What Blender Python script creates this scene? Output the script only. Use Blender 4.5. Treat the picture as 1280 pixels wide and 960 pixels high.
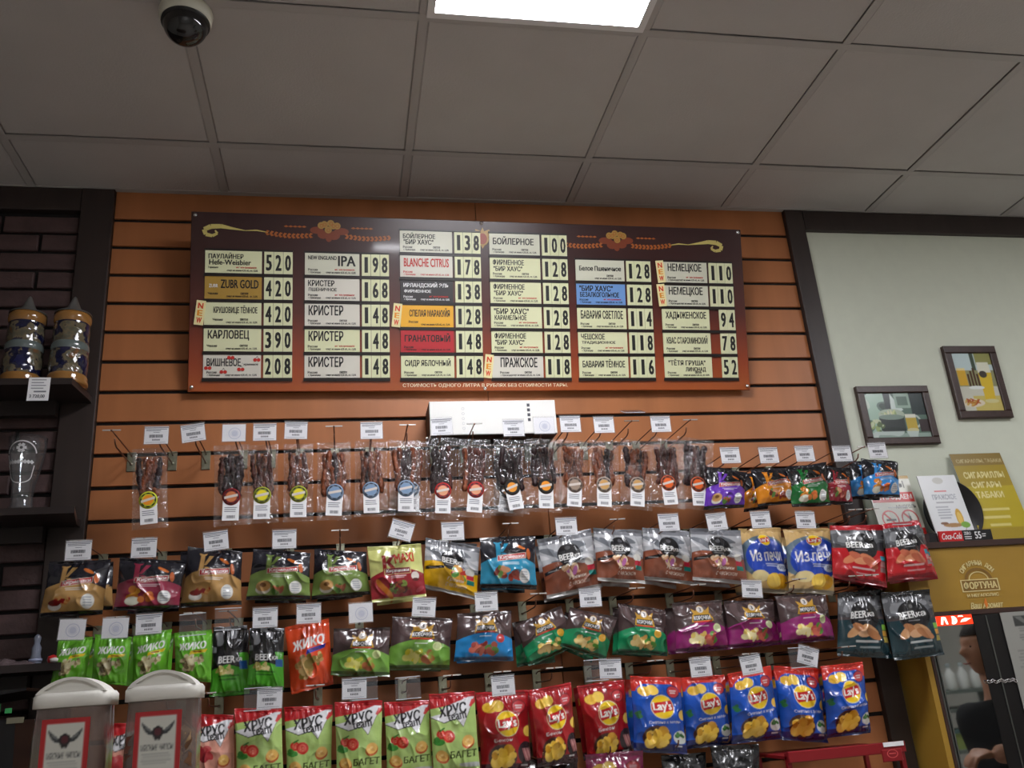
import bpy, bmesh, math, random
import numpy as np
from mathutils import Matrix, Vector

# ---------------------------------------------------------------- camera
for o in list(bpy.data.objects): bpy.data.objects.remove(o)
SC = bpy.context.scene
COL = SC.collection
FPX, YAW, PITCH, ROLL = 1100.18, .2031, .3419, -.0785
CAM = np.array([.7271, -2.7076, 1.45])
cy_, sy_, cp_, sp_, cr_, sr_ = (math.cos(YAW), math.sin(YAW), math.cos(PITCH), math.sin(PITCH), math.cos(ROLL), math.sin(ROLL))
FWD = np.array([sy_*cp_, cy_*cp_, sp_]); RT0 = np.array([cy_, -sy_, 0.]); UP0 = np.cross(RT0, FWD)
RGT = cr_*RT0 + sr_*UP0; UPV = -sr_*RT0 + cr_*UP0
cd = bpy.data.cameras.new('camera'); cam = bpy.data.objects.new('camera', cd); COL.objects.link(cam)
cd.sensor_width = 36; cd.lens = FPX*36/1280; cd.clip_start = .05; cd.clip_end = 60
cam.matrix_world = Matrix([[RGT[i], UPV[i], -FWD[i], CAM[i]] for i in range(3)] + [[0, 0, 0, 1]])
SC.camera = cam
# world: a faint grey, the room is closed
W = bpy.data.worlds.new('world'); SC.world = W; W.use_nodes = True
W.node_tree.nodes['Background'].inputs[0].default_value = (.5, .55, .6, 1)
W.node_tree.nodes['Background'].inputs[1].default_value = .05
SC.view_settings.view_transform = 'Standard'; SC.view_settings.look = 'None'
SC.view_settings.gamma = 1; SC.view_settings.use_curve_mapping = False
SC.view_settings.exposure = 0.0
LAMP_STRENGTH = 35.0

Z0 = 3.0192            # height of the first groove of the slat wall
ZC = 3.127             # ceiling
PANEL_L, PANEL_R = 0.0, 2.3896
RNG = random.Random(7)

def at(px, py, Y):
    """point of the room on the plane y = Y that a photo pixel looks at"""
    d = (px-640)/FPX*RGT - (py-480)/FPX*UPV + FWD
    return CAM + d*(Y-CAM[1])/d[1]
def at_z(px, py, Z):
    d = (px-640)/FPX*RGT - (py-480)/FPX*UPV + FWD
    return CAM + d*(Z-CAM[2])/d[2]

# ---------------------------------------------------------------- materials
def lin(c):
    c = np.asarray(c, float)/255.
    return np.where(c <= .04045, c/12.92, ((c+.055)/1.055)**2.4)
MATS = {}
def mat(name, c=(200, 200, 200), rough=.5, metal=0., spec=.5, var=0., vscale=(8, 8, 8), bump=0., bscale=60., coat=0., emit=0., ecol=None, attr=None, trans=0., detail=3.):
    if name in MATS: return MATS[name]
    m = bpy.data.materials.new(name); m.use_nodes = True; MATS[name] = m
    nt = m.node_tree; N = nt.nodes; L = nt.links; b = N['Principled BSDF']
    l = lin(c); b.inputs['Base Color'].default_value = (*l, 1)
    b.inputs['Roughness'].default_value = rough; b.inputs['Metallic'].default_value = metal
    b.inputs['Specular IOR Level'].default_value = spec; b.inputs['Coat Weight'].default_value = coat
    b.inputs['Coat Roughness'].default_value = .08
    b.inputs['Transmission Weight'].default_value = trans
    geo = N.new('ShaderNodeNewGeometry')
    if attr:
        a = N.new('ShaderNodeAttribute'); a.attribute_name = attr
        L.new(a.outputs['Color'], b.inputs['Base Color'])
    elif var:
        mp = N.new('ShaderNodeMapping'); mp.inputs['Scale'].default_value = vscale
        L.new(geo.outputs['Position'], mp.inputs['Vector'])
        n = N.new('ShaderNodeTexNoise'); n.inputs['Scale'].default_value = 1.; n.inputs['Detail'].default_value = detail
        L.new(mp.outputs[0], n.inputs['Vector'])
        r = N.new('ShaderNodeValToRGB')
        r.color_ramp.elements[0].position = .3; r.color_ramp.elements[1].position = .7
        r.color_ramp.elements[0].color = (*(l*(1-var)), 1); r.color_ramp.elements[1].color = (*np.minimum(l*(1+var), 1), 1)
        L.new(n.outputs['Fac'], r.inputs['Fac']); L.new(r.outputs['Color'], b.inputs['Base Color'])
    if bump:
        n2 = N.new('ShaderNodeTexNoise'); n2.inputs['Scale'].default_value = bscale; n2.inputs['Detail'].default_value = 2
        L.new(geo.outputs['Position'], n2.inputs['Vector'])
        bp = N.new('ShaderNodeBump'); bp.inputs['Strength'].default_value = bump; bp.inputs['Distance'].default_value = .004
        L.new(n2.outputs['Fac'], bp.inputs['Height']); L.new(bp.outputs[0], b.inputs['Normal'])
    if emit:
        b.inputs['Emission Color'].default_value = (*lin(ecol or c), 1); b.inputs['Emission Strength'].default_value = emit
    return m
def film_mat(name, tint=(.96, .96, .97), haze=.05, gloss=.10, bump=.6, bscale=45., rough=.12, hazecol=(.85, .87, .9)):
    """clear plastic: see-through with glossy highlights and a little milkiness"""
    if name in MATS: return MATS[name]
    m = bpy.data.materials.new(name); m.use_nodes = True; MATS[name] = m
    nt = m.node_tree; N = nt.nodes; L = nt.links; N.remove(N['Principled BSDF'])
    out = N['Material Output']
    tr = N.new('ShaderNodeBsdfTransparent'); tr.inputs[0].default_value = (*tint, 1)
    df = N.new('ShaderNodeBsdfDiffuse'); df.inputs[0].default_value = (*hazecol, 1)
    gl = N.new('ShaderNodeBsdfGlossy'); gl.inputs['Roughness'].default_value = rough
    m1 = N.new('ShaderNodeMixShader'); m1.inputs[0].default_value = haze
    L.new(tr.outputs[0], m1.inputs[1]); L.new(df.outputs[0], m1.inputs[2])
    lw = N.new('ShaderNodeLayerWeight'); lw.inputs['Blend'].default_value = .5
    pw = N.new('ShaderNodeMath'); pw.operation = 'POWER'; pw.inputs[1].default_value = 4.; L.new(lw.outputs['Facing'], pw.inputs[0])
    ad = N.new('ShaderNodeMath'); ad.operation = 'ADD'; ad.inputs[1].default_value = gloss+.03; ad.use_clamp = True
    L.new(pw.outputs[0], ad.inputs[0])
    m2 = N.new('ShaderNodeMixShader'); L.new(ad.outputs[0], m2.inputs[0])
    L.new(m1.outputs[0], m2.inputs[1]); L.new(gl.outputs[0], m2.inputs[2]); L.new(m2.outputs[0], out.inputs[0])
    if bump:
        geo = N.new('ShaderNodeNewGeometry'); n2 = N.new('ShaderNodeTexNoise'); n2.inputs['Scale'].default_value = bscale; n2.inputs['Detail'].default_value = 2
        L.new(geo.outputs['Position'], n2.inputs['Vector'])
        bp = N.new('ShaderNodeBump'); bp.inputs['Strength'].default_value = bump; bp.inputs['Distance'].default_value = .009
        L.new(n2.outputs['Fac'], bp.inputs['Height'])
        for s in (gl, df, lw): L.new(bp.outputs[0], s.inputs['Normal'])
    return m

# ---------------------------------------------------------------- mesh helpers
def place(o, parent=None):
    COL.objects.link(o)
    if parent is not None: o.parent = parent
    return o
def tag(o, label, cat, group=None, kind=None):
    if label: o['label'] = label
    if cat: o['category'] = cat
    if group: o['group'] = group
    if kind: o['kind'] = kind
    return o
def empty(name, loc, label=None, cat=None, group=None, kind=None):
    o = bpy.data.objects.new(name, None); o.location = tuple(float(v) for v in loc); o.empty_display_size = .02
    place(o); return tag(o, label, cat, group, kind)

TXT = {}
def text_tris(s, bold=0.):
    """triangles of a line of lettering, scaled to a unit box; returns verts, tris, aspect"""
    k = (s, bold)
    if k in TXT: return TXT[k]
    cu = bpy.data.curves.new('t', 'FONT'); cu.body = s; cu.size = 1; cu.resolution_u = 2; cu.fill_mode = 'FRONT'
    o = bpy.data.objects.new('t', cu); COL.objects.link(o)
    dg = bpy.context.evaluated_depsgraph_get(); dg.update()
    me = o.evaluated_get(dg).to_mesh()
    me.calc_loop_triangles()
    v = np.array([(p.co.x, p.co.y) for p in me.vertices]).reshape(-1, 2)
    t = np.array([tuple(q.vertices) for q in me.loop_triangles], int).reshape(-1, 3)
    bpy.data.objects.remove(o); bpy.data.curves.remove(cu)
    if bold:
        n = len(v); b = bold*.8; sh = [(-b, -b*.4), (b, b*.4), (-b, b*.4), (b, -b*.4)]
        t = np.concatenate([t+n*k for k in range(4)]); v = np.concatenate([v+np.array(q) for q in sh])
    mn = v.min(0); sz = np.maximum(v.max(0)-mn, 1e-6)
    TXT[k] = ((v-mn)/sz, t, sz[0]/sz[1], len(v)//4 if bold else len(v)); return TXT[k]

class MB:
    """collects pieces of one part and links them as one mesh"""
    def __init__(s): s.v = []; s.f = []; s.m = []; s.sm = []
    def add(s, vs, fs, mi=0, smooth=False):
        b = len(s.v); s.v += [tuple(float(c) for c in p) for p in vs]
        s.f += [tuple(int(i)+b for i in f) for f in fs]; s.m += [mi]*len(fs); s.sm += [smooth]*len(fs); return s
    def box(s, a, b, mi=0):
        (x0, y0, z0), (x1, y1, z1) = a, b
        return s.add([(x0, y0, z0), (x1, y0, z0), (x1, y1, z0), (x0, y1, z0), (x0, y0, z1), (x1, y0, z1), (x1, y1, z1), (x0, y1, z1)],
                     [(0, 3, 2, 1), (4, 5, 6, 7), (0, 1, 5, 4), (1, 2, 6, 5), (2, 3, 7, 6), (3, 0, 4, 7)], mi)
    def bevbox(s, a, b, r, mi=0):
        """box with chamfered front (low y) edges"""
        (x0, y0, z0), (x1, y1, z1) = a, b
        return s.add([(x0, y1, z0), (x1, y1, z0), (x1, y1, z1), (x0, y1, z1), (x0, y0+r, z0), (x1, y0+r, z0), (x1, y0+r, z1), (x0, y0+r, z1),
                      (x0+r, y0, z0+r), (x1-r, y0, z0+r), (x1-r, y0, z1-r), (x0+r, y0, z1-r)],
                     [(0, 3, 2, 1), (4, 0, 1, 5), (5, 1, 2, 6), (6, 2, 3, 7), (7, 3, 0, 4), (8, 9, 10, 11), (4, 5, 9, 8), (5, 6, 10, 9), (6, 7, 11, 10), (7, 4, 8, 11)], mi)
    def tube(s, pts, r, n=8, mi=0, cap=True):
        pts = [np.array(p, float) for p in pts]; rs = r if hasattr(r, '__len__') else [r]*len(pts); vs = []; fs = []
        for i, p in enumerate(pts):
            t = pts[min(i+1, len(pts)-1)]-pts[max(i-1, 0)]; t /= np.linalg.norm(t)
            a = np.cross(t, (0, 0, 1) if abs(t[2]) < .9 else (1, 0, 0)); a /= np.linalg.norm(a); b = np.cross(t, a)
            vs += [p+rs[i]*(math.cos(2*math.pi*k/n)*a+math.sin(2*math.pi*k/n)*b) for k in range(n)]
        for i in range(len(pts)-1):
            for k in range(n): fs.append((i*n+k, i*n+(k+1) % n, (i+1)*n+(k+1) % n, (i+1)*n+k))
        if cap: fs += [tuple(range(n-1, -1, -1)), tuple(range((len(pts)-1)*n, len(pts)*n))]
        return s.add(vs, fs, mi, True)
    def lathe(s, prof, c=(0, 0, 0), n=32, mi=0, axis='z'):
        vs = []; fs = []
        for (r, h) in prof:
            for k in range(n):
                a = 2*math.pi*k/n; p = (r*math.cos(a), r*math.sin(a), h)
                if axis == 'y': p = (p[0], -p[2], p[1])
                vs.append((p[0]+c[0], p[1]+c[1], p[2]+c[2]))
        for i in range(len(prof)-1):
            for k in range(n): fs.append((i*n+k, i*n+(k+1) % n, (i+1)*n+(k+1) % n, (i+1)*n+k))
        return s.add(vs, fs, mi, True)
    def prism(s, poly, y0, y1, mi=0):
        """outline in x,z pushed from y0 (front) to y1"""
        n = len(poly)
        vs = [(x, y0, z) for x, z in poly]+[(x, y1, z) for x, z in poly]
        return s.add(vs, [tuple(range(n)), tuple(range(2*n-1, n-1, -1))]+[(k, n+k, n+(k+1) % n, (k+1) % n) for k in range(n)], mi)
    def flat(s, poly, y, mi=0):
        return s.add([(x, y, z) for x, z in poly], [tuple(range(len(poly)))], mi)
    def disc(s, cx, cz, rx, y, mi=0, rz=None, n=28, a0=0, a1=360, hole=0.):
        rz = rz or rx; ang = [math.radians(a0+(a1-a0)*k/n) for k in range(n+1)]
        if hole:
            vs = [(cx+rx*f*math.cos(a), y, cz+rz*f*math.sin(a)) for a in ang for f in (hole, 1)]
            return s.add(vs, [(2*k, 2*k+1, 2*k+3, 2*k+2) for k in range(n)], mi)
        return s.add([(cx, y, cz)]+[(cx+rx*math.cos(a), y, cz+rz*math.sin(a)) for a in ang], [(0, k+1, k+2) for k in range(n)], mi)
    def text(s, t, x0, z0, x1, z1, y, mi=0, bold=.02, rot=0., skew=0., fit=True):
        v, tr, asp, nc = text_tris(t, bold)
        if not fit:
            w = min(x1-x0, (z1-z0)*asp); x1 = x0+w
        p = v*np.array([x1-x0, z1-z0]); p[:, 0] += p[:, 1]*skew
        if rot:
            c = np.array([(x1-x0)/2, (z1-z0)/2]); a = math.radians(rot); R = np.array([[math.cos(a), math.sin(a)], [-math.sin(a), math.cos(a)]])
            p = (p-c)@R+c
        return s.add([(x0+q[0], y-.00009*(i//nc), z0+q[1]) for i, q in enumerate(p)], tr, mi)   # the strokes of heavy letters lie a hair apart
    def mesh(s, name, mats):
        me = bpy.data.meshes.new(name); me.from_pydata(s.v, [], s.f)
        for m in (mats if isinstance(mats, (list, tuple)) else [mats]): me.materials.append(m)
        me.polygons.foreach_set('material_index', s.m); me.polygons.foreach_set('use_smooth', s.sm); me.update(); return me
    def build(s, name, mats, parent=None, frame=None, base=None):
        """frame: 4x4 that carries the local drawing into the room; vertices end up relative to the parent's base"""
        if frame is not None:
            V = np.array(s.v); V = V@frame[:3, :3].T+frame[:3, 3]; s.v = [tuple(p) for p in V]
        if parent is not None and base is None: base = parent_base(parent)
        if base is not None: s.v = [(p[0]-base[0], p[1]-base[1], p[2]-base[2]) for p in s.v]
        o = bpy.data.objects.new(name, s.mesh(name, mats))
        if parent is None and base is not None: o.location = tuple(float(c) for c in base)
        return place(o, parent)
def parent_base(p):
    l = np.array(p.location)
    while p.parent: p = p.parent; l = l+np.array(p.location)
    return l
def copy_obj(o, parent, loc=(0, 0, 0), rot=None):
    c = o.copy(); COL.objects.link(c); c.parent = parent; c.location = tuple(float(v) for v in loc)
    if rot: c.rotation_euler = rot
    return c
def inst(name, me, parent, loc=(0, 0, 0), rot=(0, 0, 0)):
    o = bpy.data.objects.new(name, me); o.location = tuple(float(v) for v in loc); o.rotation_euler = rot
    return place(o, parent)
def frame_of(o, U, V):
    U = np.array(U, float); U /= np.linalg.norm(U); V = np.array(V, float); V -= U*(V@U); V /= np.linalg.norm(V)
    N = np.cross(U, V); M = np.eye(4); M[:3, 0] = U; M[:3, 1] = -N; M[:3, 2] = V; M[:3, 3] = o; return M   # local -y is the outward normal

# ---------------------------------------------------------------- noise and printed film
LAT = np.random.RandomState(3).rand(8, 128, 128)
def vnoise(x, y, k=0):
    T = LAT[k % 8]; xi = np.floor(x).astype(int); yi = np.floor(y).astype(int); fx = x-xi; fy = y-yi
    fx = fx*fx*(3-2*fx); fy = fy*fy*(3-2*fy)
    g = lambda a, b: T[(yi+b) % 128, (xi+a) % 128]
    return (g(0, 0)*(1-fx)+g(1, 0)*fx)*(1-fy)+(g(0, 1)*(1-fx)+g(1, 1)*fx)*fy

class Canvas:
    """flat print worked out in code; x and y run 0..1 from the lower left corner"""
    def __init__(s, asp, base, H=264):
        s.H = H; s.W = max(24, int(H*asp)); s.a = np.zeros((s.H, s.W, 3)); s.a[:] = base
        s.X, s.Y = np.meshgrid((np.arange(s.W)+.5)/s.W, (np.arange(s.H)+.5)/s.H); s.asp = asp
    def where(s, m, c, al=1.):
        s.a[m] = s.a[m]*(1-al)+np.array(c)*al; return s
    def rect(s, x0, y0, x1, y1, c, al=1.): return s.where((s.X >= x0) & (s.X <= x1) & (s.Y >= y0) & (s.Y <= y1), c, al)
    def ell(s, cx, cy, rx, ry, c, al=1., rot=0.):
        a = math.radians(rot); dx = (s.X-cx)*s.asp; dy = s.Y-cy
        u = (dx*math.cos(a)+dy*math.sin(a))/s.asp; v = -dx*math.sin(a)+dy*math.cos(a)
        return s.where((u/rx)**2+(v/ry)**2 <= 1, c, al)
    def ring(s, cx, cy, rx, ry, c, w=.15):
        d = np.sqrt(((s.X-cx)/rx)**2+((s.Y-cy)/ry)**2); return s.where((d <= 1) & (d >= 1-w), c)
    def poly(s, pts, c, al=1.):
        m = np.zeros(s.X.shape, bool); n = len(pts)
        for i in range(n):
            (x0, y0), (x1, y1) = pts[i], pts[(i+1) % n]
            if y0 == y1: continue
            m ^= ((s.Y >= min(y0, y1)) & (s.Y < max(y0, y1)) & (s.X < x0+(s.Y-y0)*(x1-x0)/(y1-y0)))
        return s.where(m, c, al)
    def text(s, t, x0, y0, x1, y1, c, bold=.02, rot=0., skew=0.):
        v, tr, asp, nc = text_tris(t, bold)
        p = v*np.array([(x1-x0)*s.W, (y1-y0)*s.H]); p[:, 0] += p[:, 1]*skew
        if rot:
            q = np.array([(x1-x0)*s.W/2, (y1-y0)*s.H/2]); a = math.radians(rot); R = np.array([[math.cos(a), math.sin(a)], [-math.sin(a), math.cos(a)]]); p = (p-q)@R+q
        p += np.array([x0*s.W, y0*s.H])
        for T in tr:
            A, B, D = p[T]; mn = np.floor(np.minimum(np.minimum(A, B), D)).astype(int); mx = np.ceil(np.maximum(np.maximum(A, B), D)).astype(int)
            i0, j0 = max(mn[0], 0), max(mn[1], 0); i1, j1 = min(mx[0]+1, s.W), min(mx[1]+1, s.H)
            if i1 <= i0 or j1 <= j0: continue
            gx, gy = np.meshgrid(np.arange(i0, i1)+.5, np.arange(j0, j1)+.5)
            e = lambda P, Q: (Q[0]-P[0])*(gy-P[1])-(Q[1]-P[1])*(gx-P[0])
            a, b, d = e(A, B), e(B, D), e(D, A)
            m = ((a >= 0) & (b >= 0) & (d >= 0)) | ((a <= 0) & (b <= 0) & (d <= 0))
            s.a[j0:j1, i0:i1][m] = c
        return s
    def bits(s, cx, cy, rx, ry, cols, n=14, size=.35, seed=0):
        """a little heap of food: many small ovals"""
        r = random.Random(seed*31+n)
        for i in range(n):
            a = r.random()*6.283; d = math.sqrt(r.random())*.8; k = size*(.6+.7*r.random())
            s.ell(cx+rx*d*math.cos(a), cy+ry*d*math.sin(a), rx*k*(.7+.6*r.random()), ry*k*(.7+.6*r.random()), cols[i % len(cols)], 1, r.random()*180)
        return s
    def lines(s, x0, y0, x1, y1, n, c, al=.7, seed=0):
        r = random.Random(seed); h = (y1-y0)/n
        for i in range(n): s.rect(x0+(x1-x0)*.1*r.random(), y0+h*(i+.25), x1-(x1-x0)*.25*r.random(), y0+h*(i+.75), c, al)
        return s
    def sample(s, u, v):
        """u across, v up, 0..1; small box filter"""
        out = 0
        for du in (-.33, 0, .33):
            for dv in (-.33, 0, .33):
                i = np.clip(((u)*s.W+du*3-.0).astype(int), 0, s.W-1); j = np.clip((v*s.H+dv*3).astype(int), 0, s.H-1)
                out = out+lin(s.a[j, i])
        return out/9

def arrays_mesh(name, V, F, C, mats):
    me = bpy.data.meshes.new(name); V = np.asarray(V, np.float32); F = np.asarray(F, np.int32)
    me.vertices.add(len(V)); me.vertices.foreach_set('co', V.ravel())
    me.loops.add(F.size); me.loops.foreach_set('vertex_index', F.ravel())
    me.polygons.add(len(F)); me.polygons.foreach_set('loop_start', np.arange(len(F), dtype=np.int32)*4)
    me.polygons.foreach_set('use_smooth', np.ones(len(F), bool))
    me.update(calc_edges=True)
    if C is not None:
        a = me.color_attributes.new('print', 'FLOAT_COLOR', 'POINT')
        a.data.foreach_set('color', np.concatenate([C, np.ones((len(C), 1))], 1).astype(np.float32).ravel())
    me.materials.append(mats); return me
def grid_faces(nu, nv, off=0, flip=False):
    i, j = np.meshgrid(np.arange(nu-1), np.arange(nv-1)); a = (j*nu+i).ravel()+off
    f = np.stack([a, a+1, a+nu+1, a+nu], 1); return f[:, ::-1] if flip else f
def print_panel(name, cv, fr, w, h, m, parent=None, y=0., cell=.0025, base=None):
    """a flat printed sheet: the print sits on a fine grid; local x to the right, z up"""
    nu = max(3, int(w/cell)); nv = max(3, int(h/cell)); u, v = np.meshgrid(np.linspace(0, 1, nu), np.linspace(0, 1, nv))
    P = np.stack([(u*w).ravel(), np.full(u.size, y), (v*h).ravel()], 1)
    P = P@fr[:3, :3].T+fr[:3, 3]
    if parent is not None: P = P-parent_base(parent)
    o = bpy.data.objects.new(name, arrays_mesh(name, P, grid_faces(nu, nv), cv.sample(u.ravel(), v.ravel()), m))
    return place(o, parent)

# ================================================================ the setting
X0, X1, Y1 = -1.9, 5.3, -5.2       # room: left, right, behind the camera
def struct(name, mb, m): o = mb.build(name, m); o['kind'] = 'structure'; return o
struct('floor', MB().box((X0, Y1, -.05), (X1, .15, 0)), mat('floor_tile', (186, 180, 172), .4, var=.12, vscale=(3, 3, 3)))
struct('wall_west', MB().box((X0-.08, Y1, 0), (X0, .15, ZC+.1)), mat('plaster_far', (214, 211, 204), .8))
struct('wall_east', MB().box((X1, Y1, 0), (X1+.08, .15, ZC+.1)), mat('plaster_far', ()))
struct('wall_south', MB().box((X0-.08, Y1-.08, 0), (X1+.08, Y1, ZC+.1)), mat('plaster_far', ()))

# --- ceiling of mineral tiles in a metal grid
GX, GY, GS = .3455, -.2849, .6
m_tile = mat('ceiling_tile', (188, 184, 181), .9, var=.03, vscale=(5, 5, 5), bump=.25, bscale=160)
m_bar = mat('ceiling_grid', (176, 172, 169), .6)
ceil = struct('ceiling', MB().box((X0-.08, Y1-.08, ZC+.06), (X1+.08, .15, ZC+.1)), mat('ceiling_void', (90, 90, 90), .9))
xs = [GX+GS*i for i in range(-5, 10)]; ys = [GY-GS*j for j in range(-1, 9)]
xe = [X0]+[x for x in xs if X0+.03 < x < X1-.03]+[X1]; ye = [0.]+[y for y in ys if Y1+.03 < y < -.03]+[Y1]
LAMPS = [(1, 1), (5, 2), (-3, 5), (1, 6), (5, 5), (-3, 1)]
lamp_boxes = [(GX+GS*i, GY-GS*(j+1)) for i, j in LAMPS]
gap = .011; TM = {}
for a, b in zip(xe[:-1], xe[1:]):
    for c, d in zip(ye[:-1], ye[1:]):
        if any(abs(a-lx) < .02 and abs(d-ly) < .02 for lx, ly in lamp_boxes): continue
        k = (round(b-a, 3), round(c-d, 3))
        if k not in TM:
            w, h = b-a-2*gap, c-d-2*gap; r = .006
            TM[k] = MB().add([(0, 0, 0), (w, 0, 0), (w, h, 0), (0, h, 0), (r, r, -.004), (w-r, r, -.004), (w-r, h-r, -.004), (r, h-r, -.004), (0, 0, .015), (w, 0, .015), (w, h, .015), (0, h, .015)],
                             [(4, 7, 6, 5), (0, 4, 5, 1), (1, 5, 6, 2), (2, 6, 7, 3), (3, 7, 4, 0), (8, 9, 10, 11), (0, 1, 9, 8), (1, 2, 10, 9), (2, 3, 11, 10), (3, 0, 8, 11)]).mesh('tile', m_tile)
        j = RNG.uniform(0, .003)
        inst('tile', TM[k], ceil, (a+gap, d+gap, ZC+.004+j))
for x in xe[1:-1]: MB().box((x-.012, Y1, ZC-.001), (x+.012, 0, ZC+.002)).box((x-.002, Y1, ZC+.002), (x+.002, 0, ZC+.03)).build('grid_bar', m_bar, ceil)
for y in ye[1:-1]: MB().box((X0, y-.012, ZC-.0015), (X1, y+.012, ZC+.0015)).box((X0, y-.002, ZC+.002), (X1, y+.002, ZC+.03)).build('grid_bar', m_bar, ceil)
MB().box((X0, -.02, ZC-.002), (X1, 0, ZC+.002)).build('wall_angle', m_bar, ceil)

# --- slat wall: every board is a piece, the slots between are dark
m_slat = mat('slat_wood', (173, 110, 68), .42, var=.13, vscale=(9, 9, .7), spec=.35, detail=5)
m_slot = mat('slot_black', (16, 12, 11), .7)
m_dark = mat('dark_trim', (50, 40, 37), .45, var=.15, vscale=(30, 30, 2))
XS1, XS2 = at(610, 495, 0)[0], at(686, 645, 0)[0]
wb = struct('wall_back', MB().box((PANEL_L-.02, .011, 0), (PANEL_R+.02, .15, ZC+.05)), m_slot)
SM = {}
for i in range(-1, 30):
    top = ZC if i < 0 else Z0-.1*i-.006; bot = Z0-.1*(i+1)+.006; bot = max(bot, .1)
    if top-bot < .03: continue
    seams = [PANEL_L, XS1, PANEL_R] if i < 10 else [PANEL_L, XS2, PANEL_R]
    for k, (a, b) in enumerate(zip(seams[:-1], seams[1:])):
        a2 = a+(.001 if k else 0); b2 = b-(0 if k else .001); key = (round(b2-a2, 3), round(top-bot, 3))
        if key not in SM: SM[key] = MB().bevbox((0, 0, 0), (b2-a2, .009, top-bot), .0012).mesh('slat', m_slat)
        inst('slat', SM[key], wb, (a2, 0, bot))
# dark posts and head boards either side
TL0 = -.10
struct('trim_1', MB().bevbox((TL0, -.02, 0), (PANEL_L-.001, .05, ZC-.003), .002), m_dark)
struct('trim_2', MB().bevbox((PANEL_R+.001, -.02, 0), (2.463, .05, ZC-.003), .002), m_dark)
struct('trim_3', MB().bevbox((X0, -.018, ZC-.085), (TL0-.001, .05, ZC-.003), .002), m_dark)
struct('trim_4', MB().bevbox((2.464, -.018, ZC-.087), (X1, .05, ZC-.003), .002), m_dark)
# cream wall to the right
m_cream = mat('cream_plaster', (212, 217, 200), .75, var=.02, vscale=(20, 20, 20), bump=.06, bscale=220)
struct('wall_right', MB().box((2.4635, .0, 0), (X1, .15, ZC-.088)), m_cream)
# brick wall to the left
m_brick = mat('dark_brick', (78, 58, 57), .6, var=.22, vscale=(14, 14, 22), bump=.5, bscale=70)
wl = struct('wall_left', MB().box((X0, .012, 0), (TL0, .15, ZC-.086)), mat('dark_mortar', (24, 20, 20), .85))
BW, BH, PW, PH = .222, .055, .234, .066
bm_ = [MB().bevbox((0, 0, 0), (w, .03, BH), .003).mesh('brick', m_brick) for w in (BW, BW*.47)]
for r in range(0, 33):
    z = ZC-.092-(r+1)*PH; x = TL0-.006-(0 if r % 2 else .0)
    if r % 2: inst('brick', bm_[1], wl, (x-BW*.47, -.004+RNG.uniform(0, .003), z)); x -= BW*.47+.012
    while x-BW > X0+.55:
        inst('brick', bm_[0], wl, (x-BW, -.004+RNG.uniform(0, .004), z+RNG.uniform(-.001, .001))); x -= PW

# ================================================================ lamps of the room
m_frame_w = mat('lamp_frame', (225, 225, 225), .4)
def lamp_mat():
    return mat('lamp_diffuser', (255, 255, 255), .4, emit=LAMP_STRENGTH, ecol=(250, 250, 255))
lamp_lab = ['bright square panel lamp set in the ceiling above the menu board', 'square ceiling panel lamp above the right hand cream wall',
            'square ceiling panel lamp far back on the left', 'square ceiling panel lamp straight behind the viewer', 'square ceiling panel lamp far back on the right', 'square ceiling panel lamp above the brick wall shelves']
LOFF = (2, 4, 5)
for n, (lx, ly) in enumerate(lamp_boxes):
    if n in LOFF: continue
    t = empty('ceiling_lamp', (lx+.3, ly+.3, ZC), lamp_lab[n], 'lamp', 'ceiling panel lamps')
    e = .588
    f = MB()
    for (a, b) in (((-e/2, -e/2), (e/2, -e/2+.02)), ((-e/2, e/2-.02), (e/2, e/2)), ((-e/2, -e/2+.02), (-e/2+.02, e/2-.02)), ((e/2-.02, -e/2+.02), (e/2, e/2-.02))):
        f.box((a[0], a[1], -.006), (b[0], b[1], .03))
    f.build('frame', m_frame_w, t, base=(0, 0, 0))
    MB().box((-e/2+.02, -e/2+.02, -.003), (e/2-.02, e/2-.02, .004)).build('diffuser', lamp_mat(), t, base=(0, 0, 0))

# --- dome camera on the ceiling
DC = at_z(233, 14, ZC)
t = empty('security_camera', (DC[0], DC[1], ZC), 'white security dome camera with smoked ball on the ceiling', 'camera')
R_ = .062
MB().lathe([(R_*.2, 0), (R_*1.0, 0), (R_*1.04, -.008), (R_*1.0, -.03), (R_*.93, -.036), (R_*.9, -.036), (R_*.88, -.03)], n=40).build('housing', mat('camera_white', (214, 212, 196), .4), t, base=(0, 0, 0))
MB().lathe([(R_*.93, -.034), (R_*.94, -.041), (R_*.86, -.043)], n=40).build('trim_ring', mat('camera_black', (14, 14, 15), .3), t, base=(0, 0, 0))
MB().lathe([(R_*.86*math.cos(a), -.042-R_*.86*math.sin(a)) for a in np.linspace(0, math.pi/2-.02, 12)]+[(0.0003, -.042-R_*.86)], n=40).build('smoked_dome', mat('smoked_dome', (22, 21, 22), .05, spec=.7), t, base=(0, 0, 0))
mk = MB().text('RVi', -.012, -.022, .012, -.010, -R_*1.035, 0, .0).build('maker_mark', mat('grey_ink', (95, 100, 108), .6), t, base=(0, 0, 0)); mk.rotation_euler[2] = -.25

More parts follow.
